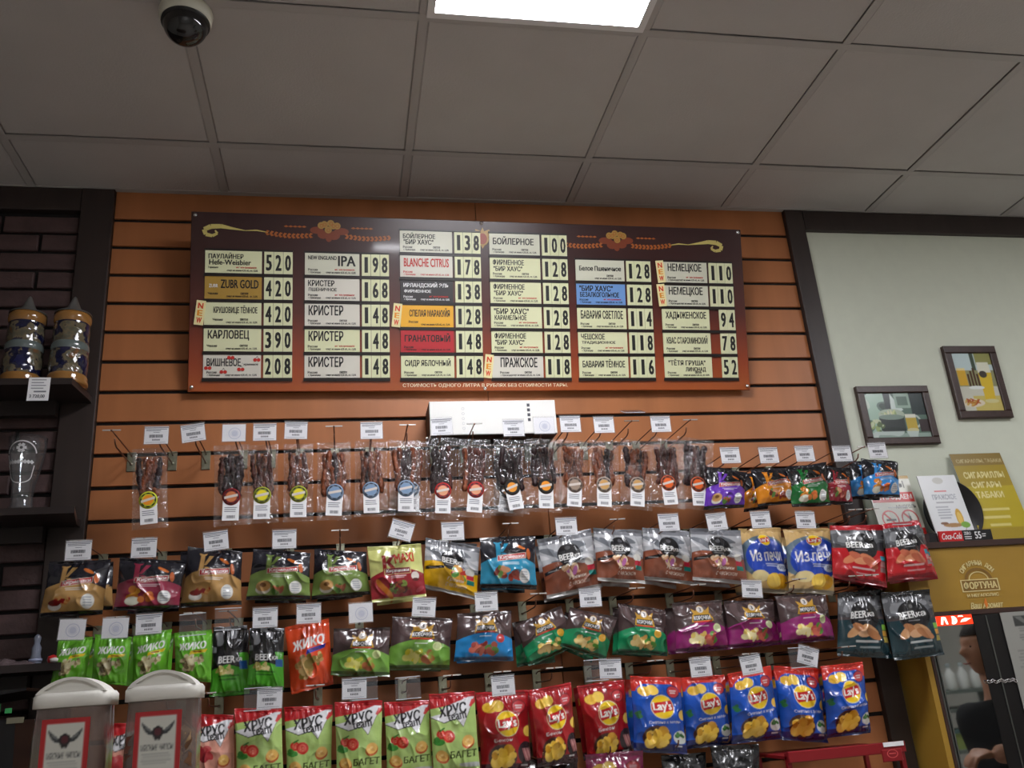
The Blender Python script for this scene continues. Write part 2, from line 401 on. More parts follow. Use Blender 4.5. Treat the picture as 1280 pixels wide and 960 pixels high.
# ================================================================ the menu board, leaning out at the top
BO, BBR, BTL = np.array([.262, -.03, 2.4075]), np.array([2.118, -.03, 2.3925]), np.array([.258, -.155, 2.968])
BF = frame_of(BO, BBR-BO, BTL-BO); BWD, BHT = float(np.linalg.norm(BBR-BO)), .574
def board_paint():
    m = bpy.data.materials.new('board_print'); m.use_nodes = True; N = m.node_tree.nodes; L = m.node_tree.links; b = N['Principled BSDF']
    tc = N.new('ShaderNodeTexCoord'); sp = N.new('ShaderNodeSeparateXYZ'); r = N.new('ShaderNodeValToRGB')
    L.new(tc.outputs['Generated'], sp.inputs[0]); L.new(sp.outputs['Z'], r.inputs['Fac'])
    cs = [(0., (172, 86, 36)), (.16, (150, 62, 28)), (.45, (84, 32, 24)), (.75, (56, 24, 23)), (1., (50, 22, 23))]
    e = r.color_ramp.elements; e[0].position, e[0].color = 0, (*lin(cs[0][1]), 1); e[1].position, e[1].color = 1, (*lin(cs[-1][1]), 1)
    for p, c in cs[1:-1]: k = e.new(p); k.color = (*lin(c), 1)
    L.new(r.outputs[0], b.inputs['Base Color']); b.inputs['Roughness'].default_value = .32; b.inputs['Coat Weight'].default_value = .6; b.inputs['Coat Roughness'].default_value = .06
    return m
mb_ = empty('menu_board', BO, 'wide brown beer price board with plates and number cards, leaning out', 'sign')
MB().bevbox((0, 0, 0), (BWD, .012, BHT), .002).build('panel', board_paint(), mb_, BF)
m_ink = mat('black_ink', (22, 22, 20), .5); m_red = mat('red_ink', (196, 44, 32), .5); m_rail = mat('black_rail', (30, 22, 20), .35)
PLATE = {'y': (226, 228, 186), 'w': (222, 218, 205), 'gold': (176, 140, 60), 'black': (38, 34, 36), 'amber': (238, 176, 40), 'red': (186, 34, 44), 'blue': (112, 156, 214), 'grey': (214, 214, 194)}
def pm(k): return mat('plate_'+k, PLATE[k], .35, coat=.3)
COLU = [.045, .35, .653, .950, 1.245, 1.546]; NW, NH, RP, DW = .172, .072, .0832, .0295
MENU = [
 [('y', ['ПАУЛАЙНЕР', 'Hefe-Weisbier'], '520', 0, 'Германия', 1), ('gold', ['ZUBR GOLD'], '420', 0, 'Чехия', 0), ('y', ['КРУШОВИЦЕ ТЁМНОЕ'], '420', 1, 'Чехия', 0), ('y', ['КАРЛОВЕЦ'], '390', 0, 'Чехия', 0), ('w', ['ВИШНЕВОЕ'], '208', 0, 'Россия', 2)],
 [('grey', ['NEW ENGLAND|IPA'], '198', 0, 'Россия', 1), ('w', ['КРИСТЕР', 'ПШЕНИЧНОЕ'], '168', 0, 'Россия', 1), ('w', ['КРИСТЕР'], '148', 0, 'Россия', 0), ('y', ['КРИСТЕР'], '148', 0, 'Россия', 1), ('w', ['КРИСТЕР'], '148', 0, 'Россия', 0)],
 [('grey', ['БОЙЛЕРНОЕ', '"БИР ХАУС"'], '138', 0, 'Россия', 0), ('w', ['BLANCHE CITRUS'], '178', 0, 'Россия', 3), ('black', ['ИРЛАНДСКИЙ ЭЛЬ', 'ФИРМЕННОЕ'], '138', 0, 'Россия', 1), ('amber', ['СПЕЛАЯ МАРАКУЙЯ'], '128', 1, 'Россия', 0), ('red', ['ГРАНАТОВЫЙ'], '148', 0, 'Россия', 0), ('y', ['СИДР ЯБЛОЧНЫЙ'], '148', 0, 'Россия', 0)],
 [('grey', ['БОЙЛЕРНОЕ'], '100', 0, 'Россия', 0), ('y', ['ФИРМЕННОЕ', '"БИР ХАУС"'], '128', 0, 'Россия', 0), ('y', ['ФИРМЕННОЕ', '"БИР ХАУС"'], '128', 0, 'Россия', 1), ('y', ['"БИР ХАУС"', 'КАРАМЕЛЬНОЕ'], '128', 0, 'Россия', 1), ('y', ['ФИРМЕННОЕ', '"БИР ХАУС"'], '128', 0, 'Россия', 1), ('w', ['ПРАЖСКОЕ'], '118', 1, 'Россия', 0)],
 [('grey', ['Белое Пшеничное'], '128', 0, '', 0), ('blue', ['"БИР ХАУС"', 'БЕЗАЛКОГОЛЬНОЕ'], '128', 0, 'Россия', 1), ('y', ['БАВАРИЯ СВЕТЛОЕ'], '114', 0, 'Россия', 0), ('y', ['ЧЕШСКОЕ', 'ТРАДИЦИОННОЕ'], '118', 0, 'Россия', 1), ('y', ['БАВАРИЯ ТЁМНОЕ'], '116', 0, 'Россия', 0)],
 [('grey', ['НЕМЕЦКОЕ'], '110', 1, 'Россия', 1), ('grey', ['НЕМЕЦКОЕ'], '110', 1, 'Россия', 0), ('y', ['ХАДЫЖЕНСКОЕ'], '94', 0, 'Россия', 0), ('y', ['КВАС СТАРОМИНСКИЙ'], '78', 0, 'Россия', 0), ('y', ['"ТЁТЯ ГРУША"', 'ЛИМОНАД'], '52', 0, 'Россия', 0)]]
BOLD = .036; DIG = {}
for ci, rows in enumerate(MENU):
    n = len(rows); u0 = COLU[ci]
    for ri, (pc, tx, pr, new, cn, fl) in enumerate(rows):
        v0 = .043+(n-1-ri)*RP; y = -.004
        MB().box((u0-.003, -.006, v0-.011), (u0+.268, 0, v0-.001)).build('rail', m_rail, mb_, BF)
        if ri == 0: MB().box((u0-.003, -.006, v0+NH+.001), (u0+.268, 0, v0+NH+.006)).build('rail', m_rail, mb_, BF)
        p = MB().box((u0, y, v0), (u0+NW, 0, v0+NH)); yy = y-.0006
        ink = 1 if pc != 'black' else 3
        if fl == 3: ink = 2
        x = u0+.012+(.016 if new else 0); xr = u0+NW-.012
        def put(t, a, b, c, d, ik=None): p.text(t, a, b, c, d, yy, ink if ik is None else ik, BOLD)
        if tx[0].startswith('NEW ENG'):
            put('NEW ENGLAND', u0+.01, v0+.050, u0+.100, v0+.063); put('IPA', u0+.104, v0+.030, u0+.160, v0+.064)
        elif pc == 'gold':
            p.text('ZUBR', u0+.013, v0+.036, u0+.040, v0+.047, yy, 3, .02); put('ZUBR GOLD', u0+.048, v0+.034, u0+.163, v0+.062)
        elif tx[0].startswith('"ТЁТЯ'):
            put(tx[0], u0+.014, v0+.042, u0+.148, v0+.064); put(tx[1], u0+.075, v0+.018, u0+.148, v0+.036)
        elif fl == 2:
            put(tx[0], u0+.010, v0+.036, u0+.112, v0+.061); put('фирменное', u0+.114, v0+.037, u0+.164, v0+.046)
            for qx, qz in ((.082, .063), (.160, .056), (.014, .030), (.060, .018), (.112, .026)):
                for s in (-.0055, .0055): p.disc(u0+qx+s, v0+qz, .0058, yy-.0006, 2, n=10)
                p.flat([(u0+qx-.005, v0+qz+.004), (u0+qx+.001, v0+qz+.013), (u0+qx+.006, v0+qz+.004), (u0+qx+.001, v0+qz+.010)], yy-.0008, 1)
        elif len(tx) == 2:
            w1 = min(xr-x, len(tx[0])*.0118); w2 = min(xr-x, len(tx[1])*.0098)
            big2 = tx[1].startswith('"') or tx[0].startswith('"') or tx[1].startswith('Hef')
            put(tx[0], x-.002, v0+.046, x-.002+w1, v0+.066)
            put(tx[1], x, v0+(.026 if big2 else .030), x+w2, v0+(.043 if big2 else .041))
        else:
            w1 = min(xr-x, len(tx[0])*.0155); h = .033 if len(tx[0]) < 9 else .029
            if tx[0].startswith('Бел'): h = .017
            put(tx[0], x, v0+.034, x+w1, v0+.034+h)
        if cn: put(cn, u0+.010+(.016 if new else 0), v0+.013, u0+.040+(.016 if new else 0), v0+.021)
        if pc not in ('gold', 'amber') and cn == 'Россия': put('г. Краснодар', u0+.012+(.016 if new else 0), v0+.004, u0+.050+(.016 if new else 0), v0+.0115)
        put('спирт не менее 4,5% об., пл. 12,0%', u0+.066, v0+.004, xr, v0+.012)
        if fl == 1: p.text('нефильтрованное', u0+.094, v0+.014, xr-.004, v0+.022, yy, 2, BOLD)
        elif fl == 0 and pc not in ('amber', 'red'): put('светлое', u0+.108, v0+.014, u0+.132, v0+.021)
        p.build('name_plate', [pm(pc), m_ink, m_red, mat('white_ink', (235, 235, 235), .5)], mb_, BF)
        x = u0+.268-len(pr)*DW
        for k, ch in enumerate(pr):
            if ch not in DIG:
                g = MB().box((0, -.0045, 0), (DW-.0012, 0, NH))
                wd = .011 if ch == '1' else .0185
                c0 = DW/2-wd/2-.0005
                g.text(ch, c0, .010, c0+wd, .062, -.0051, 1, .05); DIG[ch] = g
            g = MB(); g.v = list(DIG[ch].v); g.f = DIG[ch].f; g.m = DIG[ch].m; g.sm = DIG[ch].sm
            F2 = BF.copy(); F2[:3, 3] = BF[:3, 3]+BF[:3, 0]*(x+k*DW)+BF[:3, 2]*v0
            g.build('digit_card', [pm('y'), m_ink], mb_, F2)
        if new:
            s = MB(); s.prism([(0, 0), (.028, 0), (.028, .078), (0, .078)], -.002, 0)
            for k, ch in enumerate('NEW'): s.text(ch, .006, .052-k*.023, .022, .070-k*.023, -.0026, 1+(k % 2), .05)
            a = math.radians(-6 if ci in (0, 2, 3) else 5); F2 = BF.copy()
            F2[:3, 0] = BF[:3, 0]*math.cos(a)+BF[:3, 2]*math.sin(a); F2[:3, 2] = -BF[:3, 0]*math.sin(a)+BF[:3, 2]*math.cos(a)
            F2[:3, 3] = BF[:3, 3]+BF[:3, 0]*(u0-.026+(.004 if a > 0 else -.004)+(.012 if ci == 5 else 0))+BF[:3, 2]*(v0-.004+(0 if a > 0 else .004))-BF[:3, 1]*.006
            s.build('new_sticker', [mat('sticker_cream', (240, 228, 170), .4), mat('sticker_red', (222, 70, 36), .4), mat('sticker_orange', (236, 150, 30), .4)], mb_, F2)
# printed ornament: hops, ears of wheat, ribbon
m_wheat = mat('wheat_print', (168, 92, 34), .4); m_hop = mat('hop_print', (166, 128, 60), .4); m_leaf = mat('leaf_print', (122, 54, 26), .4); m_rib = mat('ribbon_print', (206, 190, 110), .4)
def ornament(cx, cz, sgn):
    o = MB(); y = -.0008
    def P(u, v): return (cx+sgn*u, cz+v)
    for k, (u, v, r1, r2) in enumerate(((-.038, -.004, .022, .012), (.040, -.006, .024, .012), (-.018, -.018, .018, .014), (.016, -.020, .020, .015), (0, -.030, .010, .012))): o.disc(*P(u, v), r1, y-.00005*k, 2, r2, n=12)
    for k, (u, v) in enumerate(((-.014, .016), (.014, .012), (-.002, -.002), (.026, .012), (-.024, .012), (.006, .020))): o.disc(*P(u, v), .0115, y-.0008-.0001*k, 1, n=14); o.disc(*P(u+.001, v-.001), .006, y-.0015-.0001*k, 0, n=10, hole=.7)
    for side in (-1, 1):
        for k in range(11):
            u = side*(.05+k*.0135); v = -.022-.006*math.sin(k*.3)+.002*k*(side < 0)*.3
            for w in (-1, 1):
                c = P(u, v+w*.006); q = P(u+side*.014, v+w*.001); o.flat([c, (c[0]+sgn*side*.008, c[1]+w*.003), q, (q[0]-sgn*side*.006, q[1]-w*.002)], y-.0004, 0)
        for k in range(5):
            u = side*(.07+k*.014); o.flat([P(u, .006), P(u+side*.008, .010), P(u+side*.016, .006), P(u+side*.008, .003)], y-.0003, 0)
    pts = [(-.19, -.016), (-.225, -.010), (-.26, -.012), (-.30, -.006), (-.335, .000), (-.365, -.002), (-.385, -.012), (-.38, -.028), (-.36, -.032), (-.345, -.024), (-.352, -.014)]
    wd = [.001, .0022, .001, .004, .007, .008, .007, .006, .005, .004, .002]
    for i in range(len(pts)-1):
        a, b = np.array(P(*pts[i])), np.array(P(*pts[i+1])); d = (b-a)/np.linalg.norm(b-a); nn = np.array([-d[1], d[0]])
        o.flat([a-nn*wd[i], b-nn*wd[i+1], b+nn*wd[i+1], a+nn*wd[i]], y-.0004, 3)
    o.build('hop_ornament', [m_wheat, m_hop, m_leaf, m_rib], mb_, BF)
ornament(.425, .528, 1); ornament(1.395, .524, -1)
o = MB()
o.prism([(.905, .545), (.922, .538), (.928, .552), (.934, .538), (.951, .545), (.955, .528), (.948, .520), (.908, .520), (.901, .528)], -.0008, 0, 0)
o.disc(.928, .512, .021, -.001, 0, .024); o.disc(.928, .512, .015, -.0014, 1, .019); o.flat([(.920, .492), (.936, .492), (.928, .478)], -.001, 0)
o.build('crest', [mat('crest_gold', (178, 138, 70), .35), mat('crest_red', (150, 60, 34), .35)], mb_, BF)
MB().text('СТОИМОСТЬ ОДНОГО ЛИТРА В РУБЛЯХ БЕЗ СТОИМОСТИ ТАРЫ.', .658, .011, 1.204, .0245, -.0008, 0, .02).build('footer_lettering', mat('footer_cream', (240, 222, 190), .4), mb_, BF)
for (u, v) in ((.012, .014), (BWD-.012, .014), (BWD-.012, BHT-.012), (.012, BHT-.012), (.925, .008), (.925, BHT-.008)):
    MB().lathe([(.0005, .007), (.004, .0065), (.0065, .003), (.007, 0)], (u, 0, v), 14, 0, 'y').build('bolt', mat('chrome', (220, 220, 222), .2, 1.), mb_, BF)
# distance rods that hold the leaning board to the wall
for u in (.25, 1.6):
    p = BO+BF[:3, 0]*u+BF[:3, 2]*.5
    MB().tube([(p[0], p[1]+.012, p[2]), (p[0], .0, p[2])], .005).build('spacer_rod', mat('chrome', ()), mb_)

# ================================================================ hooks and tickets
m_zinc = mat('zinc_steel', (168, 170, 150), .32, .9, var=.15, vscale=(60, 60, 60)); m_wire = mat('wire_steel', (120, 84, 66), .35, .7); m_bright = mat('bright_steel', (226, 222, 216), .25, .6)
HK = {
 'back_plate': MB().bevbox((-.0125, -.004, -.052), (.0125, 0, .006), .001).box((-.0125, -.008, .002), (.0125, .006, .0055)).lathe([(.0005, .004), (.004, .003), (.005, 0)], (0, -.004, -.03), 10, 0, 'y').mesh('back_plate', m_zinc),
 'prong': MB().tube([(0, -.003, -.030), (0, -.10, -.031), (0, -.19, -.030), (0, -.205, -.024), (0, -.212, -.012)], .0022).mesh('prong', m_wire),
 'ticket_arm': MB().tube([(0, -.003, -.006), (0, -.03, -.001), (0, -.25, 0)], .0018).lathe([(.0004, .003), (.0028, .002), (.003, -.001)], (0, -.251, -.001), 8, 0, 'y').mesh('ticket_arm', m_wire),
 'crossbar': MB().box((-.0235, -.2525, -.0016), (.0235, -.2495, .0016)).mesh('crossbar', m_bright)}
def add_hook(x, g, label, arm=True):
    z = Z0-.1*g
    t = empty('slatwall_hook', (x, 0, z), label, 'hook', 'slatwall hooks')
    for k, me in HK.items():
        if arm or k in ('back_plate', 'prong'): inst(k, me, t)
    return t
m_paper = mat('ticket_paper', (240, 240, 242), .6); m_tin = mat('ticket_ink', (120, 122, 130), .6); m_tin2 = mat('ticket_ink_dark', (78, 80, 88), .6); m_stamp = mat('stamp_blue', (208, 211, 224), .6)
m_holder = film_mat('ticket_holder', (.985, .985, .99), .03, .0, 0, rough=.15)
TW, TH = .062, .049
def ticket_mesh(kind, seed):
    r = random.Random(seed); b = MB().box((-TW/2, 0, -TH), (TW/2, .0008, 0)); y = -.0004
    if kind == 's':
        b.disc(.002, -TH*.54, .017, y, 3, n=20, hole=.86); b.disc(.002, -TH*.54, .011, y, 3, n=20, hole=.9); b.disc(.002, -TH*.54, .0085, y, 3, n=16)
    else:
        b.box((-TW/2, y, -.0045), (TW/2, 0, -.002), 1)
        for k in range(2): b.box((-TW*.44, y, -.0085-k*.0038), (TW*(.44-.3*k*r.random()), 0, -.0068-k*.0038), 1)
        b.box((-.008, y, -.0175), (.008, 0, -.0162), 1)
        x = -.018
        while x < .017: w = r.uniform(.0006, .002); b.box((x, y, -.0315), (x+w, 0, -.023), 2); x += w+r.uniform(.0004, .0012)
        for k in range(5): b.box((-.010+k*.0042, y, -.040), (-.0075+k*.0042, 0, -.0355), 2)
        b.box((-TW*.44, y, -.0455), (TW*.40, 0, -.0447), 1)
    return b.mesh('card', [m_paper, m_tin, m_tin2, m_stamp])
TICK = {'p': [ticket_mesh('p', i) for i in range(4)], 's': [ticket_mesh('s', 0)]}
HOLD = MB().box((-TW/2-.002, -.0016, -TH-.003), (TW/2+.002, -.0006, .004)).box((-TW/2-.002, .0012, -TH-.003), (TW/2+.002, .002, .004)).mesh('clear_sleeve', m_holder)
HOLDX = MB().box((-TW/2-.002, -.0016, -TH-.003), (TW/2+.002, .0012, .004)).box((-TW/2-.002, -.0024, -TH-.003), (TW/2+.002, .0012, -TH-.001), 1).box((-TW/2-.002, -.0024, .002), (TW/2+.002, .0012, .004), 1).mesh('clear_sleeve', [m_holder, mat('sleeve_edge', (205, 208, 214), .2)])
TN = [0]
def add_ticket(px, py, g, kind, rot, label, pitch=0.):
    c = at(px, py, -.256); TN[0] += 1
    r = math.radians(rot); loc = (c[0]-math.sin(r)*TH/2, -.256, c[2]+math.cos(r)*TH/2)
    t = empty('price_ticket', loc, label, 'price tag', 'price tickets on the hooks')
    t.rotation_euler = (math.radians(pitch), -r, 0)
    if kind == 't': inst('clear_sleeve', HOLDX, t)
    else:
        inst('card', TICK[kind][TN[0] % len(TICK[kind])], t); inst('clear_sleeve', HOLD, t)
    return t

# ================================================================ vacuum bags of dried meat sticks
m_meat = [mat('meat_dark', (84, 42, 32), .3, var=.6, vscale=(150, 150, 40), bump=1., bscale=190), mat('meat_brown', (122, 64, 36), .3, var=.6, vscale=(150, 150, 40), bump=.9, bscale=150), mat('meat_black', (50, 32, 34), .28, var=.7, vscale=(150, 150, 40), bump=.9, bscale=150)]
m_film = film_mat('clear_film', (.975, .975, .975), .018, .06, 1., 70., .11)
STK = {'yellow': ((196, 206, 50), (30, 30, 26), (236, 150, 40)), 'lemon': ((150, 160, 50), (44, 42, 20), (230, 216, 40)), 'red': ((188, 38, 40), (40, 24, 24), (226, 160, 120)), 'crimson': ((136, 30, 36), (48, 20, 22), (200, 120, 70)),
       'blue': ((128, 152, 178), (34, 44, 62), (120, 150, 184)), 'orange': ((46, 40, 36), (20, 18, 18), (232, 150, 40)), 'brown': ((146, 128, 116), (60, 48, 42), (160, 140, 124)), 'sand': ((160, 146, 134), (66, 52, 46), (206, 160, 96)), 'tangerine': ((178, 86, 56), (40, 30, 28), (232, 104, 40))}
def add_pouch(q, g, sk, mk, label, Y=-.165, seed=0, group='clear bags of dried meat sticks', srot=0.):
    r = random.Random(seed); TLc, TRc, BRc, BLc = [at(px, py, Y) for px, py in q]
    top = (TLc+TRc)/2; t = empty('meat_stick_bag', (top[0], Y, top[2]), label, 'snack bag', group)
    U = TRc-TLc; w = (np.linalg.norm(TRc-TLc)+np.linalg.norm(BRc-BLc))/2
    V = top-(BLc+BRc)/2; h = np.linalg.norm(V); V /= h; Ux = np.array([V[2], 0, -V[0]])
    Fr = frame_of((BLc+BRc)/2, Ux, V)
    # film front and back
    nu, nv = 30, 66; u, v = np.meshgrid(np.linspace(-1, 1, nu), np.linspace(0, 1, nv))
    inner = np.clip(1-(np.abs(u)/.92)**3, 0, 1)*np.clip(np.sin(np.pi*np.clip(v, 0, 1)), 0, 1)**.45
    for sgn, nm in ((-1, 'front_film'), (1, 'back_film')):
        n = (vnoise(u*4+seed*3.1, v*11+seed*1.7, seed)-.5)*.010+(vnoise(u*9+v*9+seed, v*14-u*6, seed+1)-.5)*.008+(vnoise(u*17+seed, v*34+seed*5, seed+2)-.5)*.004*sgn*-1*(sgn < 0)
        X = u*w/2*(1-.04*np.sin(np.pi*v)); D = sgn*(.0115*inner*np.clip((v-.30)/.15, .25, 1)+.0015)+n*(.35+.65*inner)*.8
        P = np.stack([X.ravel(), D.ravel(), (v*h).ravel()], 1)@Fr[:3, :3].T+Fr[:3, 3]-parent_base(t)
        place(bpy.data.objects.new(nm, arrays_mesh(nm, P, grid_faces(nu, nv, 0, sgn > 0), None, m_film)), t)
    # sticks
    n = r.randint(6, 7); wid = w*.60
    for k in range(n):
        x = -wid/2+wid*(k+.5)/n+r.uniform(-.002, .002)-w*.02; z1 = h*(.87+r.uniform(-.03, .03)); z0 = h*(.33+r.uniform(-.03, .06)); pts = []; rr = []
        m = 19; ph = r.random()*6
        for i in range(m):
            f = i/(m-1); pts.append((x+.0035*math.sin(ph+f*5)+.004*(f-.5)*(1 if k % 2 else -1), -.001+.003*math.sin(ph*2+f*7), z0+(z1-z0)*f)); rr.append((wid/n*.92)*(.6 if i in (0, m-1) else .66+.62*r.random()))
        MB().tube(pts, rr, 8).build('meat_stick', m_meat[(mk+(1 if r.random() < .25 else 0)) % 3], t, Fr)
    # label: round sticker above a white strip
    a, b, c = STK[sk]; cx, cz, rad = r.uniform(-.004, .004), h*.335, min(w*.285, .0245); yy = -.0145
    F2 = Fr.copy(); ang = math.radians(srot+r.uniform(-4, 4)); F2[:3, 3] = Fr[:3, 3]+Fr[:3, 0]*cx+Fr[:3, 2]*cz
    F2[:3, 0] = Fr[:3, 0]*math.cos(ang)+Fr[:3, 2]*math.sin(ang); F2[:3, 2] = -Fr[:3, 0]*math.sin(ang)+Fr[:3, 2]*math.cos(ang)
    m0, m1, m2 = mat('sticker_ring_'+sk, a, .35), mat('sticker_band_'+sk, b, .35), mat('sticker_core_'+sk, c, .35)
    wl_ = MB().box((-rad*.92, yy, -rad*2.75), (rad*.92, yy+.0006, -rad*.3), 0)
    for k in range(3): wl_.box((-rad*.7, yy-.0004, -rad*(1.3+.22*k)), (rad*(.7-.2*r.random()), yy, -rad*(1.22+.22*k)), 1)
    x = -rad*.45
    while x < rad*.45: q_ = r.uniform(.0005, .0014); wl_.box((x, yy-.0004, -rad*2.5), (x+q_, yy, -rad*2.15), 2); x += q_+r.uniform(.0005, .0012)
    wl_.build('paper_label', [m_paper, m_tin, m_tin2], t, F2)
    s = MB().lathe([(rad, 0), (rad, .001), (.0002, .001)], (0, yy-.0002, 0), 30, 0, 'y').disc(0, 0, rad*.86, yy-.0016, 1, n=30).disc(0, 0, rad*.70, yy-.0020, 0, n=30).disc(0, 0, rad*.60, yy-.0024, 2, n=30)
    for k in range(8): a0 = k*45+10; s.disc(0, 0, rad*.80, yy-.0020, 0, n=4, a0=a0, a1=a0+18, hole=.92)
    s.prism([(-rad*.74, -rad*.28), (rad*.74, rad*.05), (rad*.70, rad*.34), (-rad*.78, rad*.0)], yy-.0030, yy-.0024, 3)
    s.build('round_sticker', [m0, m1, m2, mat('sticker_script', (214, 204, 196), .4)], t, F2)
    return t

# ================================================================ printed snack bags
WHT = (238, 238, 236); BLK = (26, 26, 30)
def d_crouton(base, dark=(34, 34, 42), food=0, banner=(186, 34, 38)):
    c = Canvas(1.05, dark); X, Y = c.X, c.Y
    c.where(Y < .60-.42*(X-.47)**2-.25*np.abs(X-.5)**3, base)
    c.rect(.26, .55, .34, .86, base); c.poly([(.33, .66), (.40, .66), (.54, .60), (.46, .58)], base); c.poly([(.33, .68), (.38, .68), (.50, .86), (.42, .86)], base); c.poly([(.25, .86), (.36, .86), (.38, .90), (.31, .88), (.23, .90)], base)
    c.ell(.70, .78, .10, .028, (206, 110, 44), 1, -28); c.ell(.85, .64, .035, .10, (196, 100, 50), 1, 8)
    c.poly([(.28, .50), (.80, .56), (.80, .67), (.28, .61)], (220, 205, 190)); c.poly([(.29, .51), (.79, .57), (.79, .66), (.29, .60)], banner)
    c.text('Кириешки', .32, .535, .77, .625, WHT, .03, 5); c.lines(.36, .43, .72, .49, 2, WHT, .75, food)
    if food == 0: c.ell(.24, .17, .11, .07, (230, 225, 220)); c.ell(.24, .22, .10, .05, (120, 40, 30)); c.bits(.36, .27, .16, .11, [(168, 40, 34), (190, 120, 60), (140, 30, 30), (206, 150, 90)], 12, .3, 1)
    elif food == 1: c.bits(.26, .30, .12, .12, [(226, 160, 60), (200, 120, 40)], 8, .45, 2); c.ell(.28, .17, .12, .08, (228, 228, 210)); c.bits(.50, .22, .12, .10, [(224, 128, 60), (206, 100, 44)], 7, .5, 3)
    elif food == 2: c.ell(.25, .20, .12, .10, (210, 205, 190)); c.ell(.25, .25, .12, .10, (196, 150, 90)); c.ell(.25, .27, .05, .04, (120, 80, 40)); c.bits(.50, .19, .12, .09, [(170, 100, 60), (70, 110, 40), (150, 80, 50)], 9, .4, 4)
    else: c.bits(.34, .30, .16, .12, [(196, 110, 70), (110, 40, 30), (90, 130, 60), (210, 150, 110)], 12, .4, 5); c.bits(.60, .22, .12, .10, [(150, 60, 44), (120, 50, 40)], 7, .4, 6)
    c.ell(.77, .23, .10, .13, (232, 232, 228)); c.lines(.70, .14, .84, .32, 4, (120, 130, 150), .5, 7)
    c.rect(0, 0, 1, .075, (24, 22, 26)); c.rect(0, .93, 1, 1, (30, 30, 38)); return c
def d_maxi():
    c = Canvas(.95, (206, 208, 128)); X, Y = c.X, c.Y
    c.where(Y < .56-.5*(X-.5)**2, (150, 34, 44)); c.rect(0, 0, 1, .05, (206, 208, 128))
    c.text('К', .24, .52, .50, .82, (150, 28, 30), .05); c.text('MAXI', .47, .66, .84, .84, (196, 40, 30), .05, 4)
    c.rect(.26, .45, .76, .57, (200, 170, 120)); c.rect(.28, .46, .74, .56, (120, 26, 36)); c.text('Кириешки', .30, .475, .72, .55, WHT, .02); c.lines(.36, .37, .68, .43, 2, WHT, .7)
    c.bits(.52, .22, .22, .12, [(96, 120, 44), (140, 70, 40), (90, 40, 30), (120, 140, 60)], 26, .24, 8)
    for k in range(4): c.ell(.17+.05*k, .30-.06*k, .045, .11, (206, 120, 40), 1, 32)
    c.ell(.83, .40, .075, .075, (228, 218, 210)); c.ell(.83, .33, .06, .03, (90, 30, 30)); c.ell(.90, .15, .09, .04, (190, 90, 100), .7, 30); return c
def d_beer(base, food=0, dark=(96, 98, 104), lower=None):
    c = Canvas(1.0, (176, 178, 182)); X, Y = c.X, c.Y
    n = vnoise(X*5+Y*7, Y*9, 2); c.where(n > .62, (110, 114, 120)); c.where((n < .28), (206, 206, 208))
    c.rect(0, .88, 1, 1, dark, .75)
    c.where(Y < .50+.06*np.sin(X*5+.5), base)
    c.ell(.50, .64, .21, .20, BLK); c.text('BEER', .31, .56, .60, .665, WHT, .03); c.text('ка', .60, .565, .69, .63, WHT, .02); c.lines(.36, .51, .62, .545, 1, (180, 180, 180), .7); c.ell(.50, .76, .05, .035, (90, 90, 94))
    c.poly([(.02, .42), (.36, .50), (.36, .44), (.02, .36)], (30, 26, 28)); c.lines(.05, .40, .30, .43, 1, (210, 205, 200), .6)
    if food == 0: c.bits(.50, .40, .17, .09, [(226, 196, 160), (190, 110, 170), (236, 226, 200), (214, 160, 120)], 12, .42, 9)
    elif food == 1: c.bits(.60, .40, .20, .12, [(206, 130, 44), (188, 50, 40), (222, 160, 60), (90, 150, 60)], 12, .4, 10)
    c.text('Гренки', .42, .22, .72, .29, (236, 224, 210), .01, 0, .3); c.text('с чесноком', .40, .13, .78, .19, (214, 196, 180), 0, 0, .3)
    c.ell(.84, .46, .09, .07, (216, 214, 206)); c.rect(.78, .32, .92, .40, (186, 40, 60)); c.rect(.79, .23, .94, .31, (30, 122, 112))
    c.rect(0, 0, 1, .06, lower or (170, 168, 166)); return c
def d_beer_yellow():
    c = d_beer((222, 172, 24), 1); return c
def d_beer_flat(base, top, food, dark, bars):
    c = Canvas(.85, base); X, Y = c.X, c.Y
    n = vnoise(X*4, Y*16, 3); m = Y > .56; c.where(m, (92, 94, 98)); c.where(m & (n > .55), (136, 138, 142)); c.where(m & (n < .3), (58, 58, 62)); c.where(m & (Y < .60), (70, 60, 62))
    c.rect(0, .91, 1, 1, top)
    c.ell(.52, .62, .31, .23, BLK); c.text('BEER', .22, .58, .56, .685, WHT, .03, 4); c.text('ка', .57, .60, .74, .665, WHT, .02, 4); c.ell(.5, .76, .04, .03, (110, 110, 112)); c.lines(.35, .53, .68, .555, 1, (200, 200, 200), .7)
    for k, (x, y, a) in enumerate(((.30, .38, 35), (.42, .42, -30), (.52, .36, 10), (.62, .40, -28), (.66, .34, -30))): c.ell(x, y, .17, .062, food[k % len(food)], 1, a)
    for k, b in enumerate(bars): c.rect(.87, .40-.09*k, 1, .48-.09*k, b)
    c.lines(.30, .20, .82, .26, 1, (224, 220, 216), .8, 3); c.lines(.38, .12, .78, .17, 1, (224, 220, 216), .6, 4)
    c.rect(0, .10, 1, .105, dark); c.rect(0, 0, 1, .085, dark); return c
def logo_round(c, cx, cy, r, asp):
    rx = r/asp; c.ell(cx, cy, rx*1.06, r*1.06, (236, 226, 180)); c.ell(cx, cy, rx, r, (248, 208, 30)); 
    m = ((c.X-cx)/rx)**2+((c.Y-cy)/r)**2 <= 1; c.where(m & (np.abs(c.Y-cy-.12*(c.X-cx)) < r*.46), (200, 30, 34))
    c.text("Lay's", cx-rx*.86, cy-r*.50, cx+rx*.86, cy+r*.46, (250, 248, 240), .04, 4)
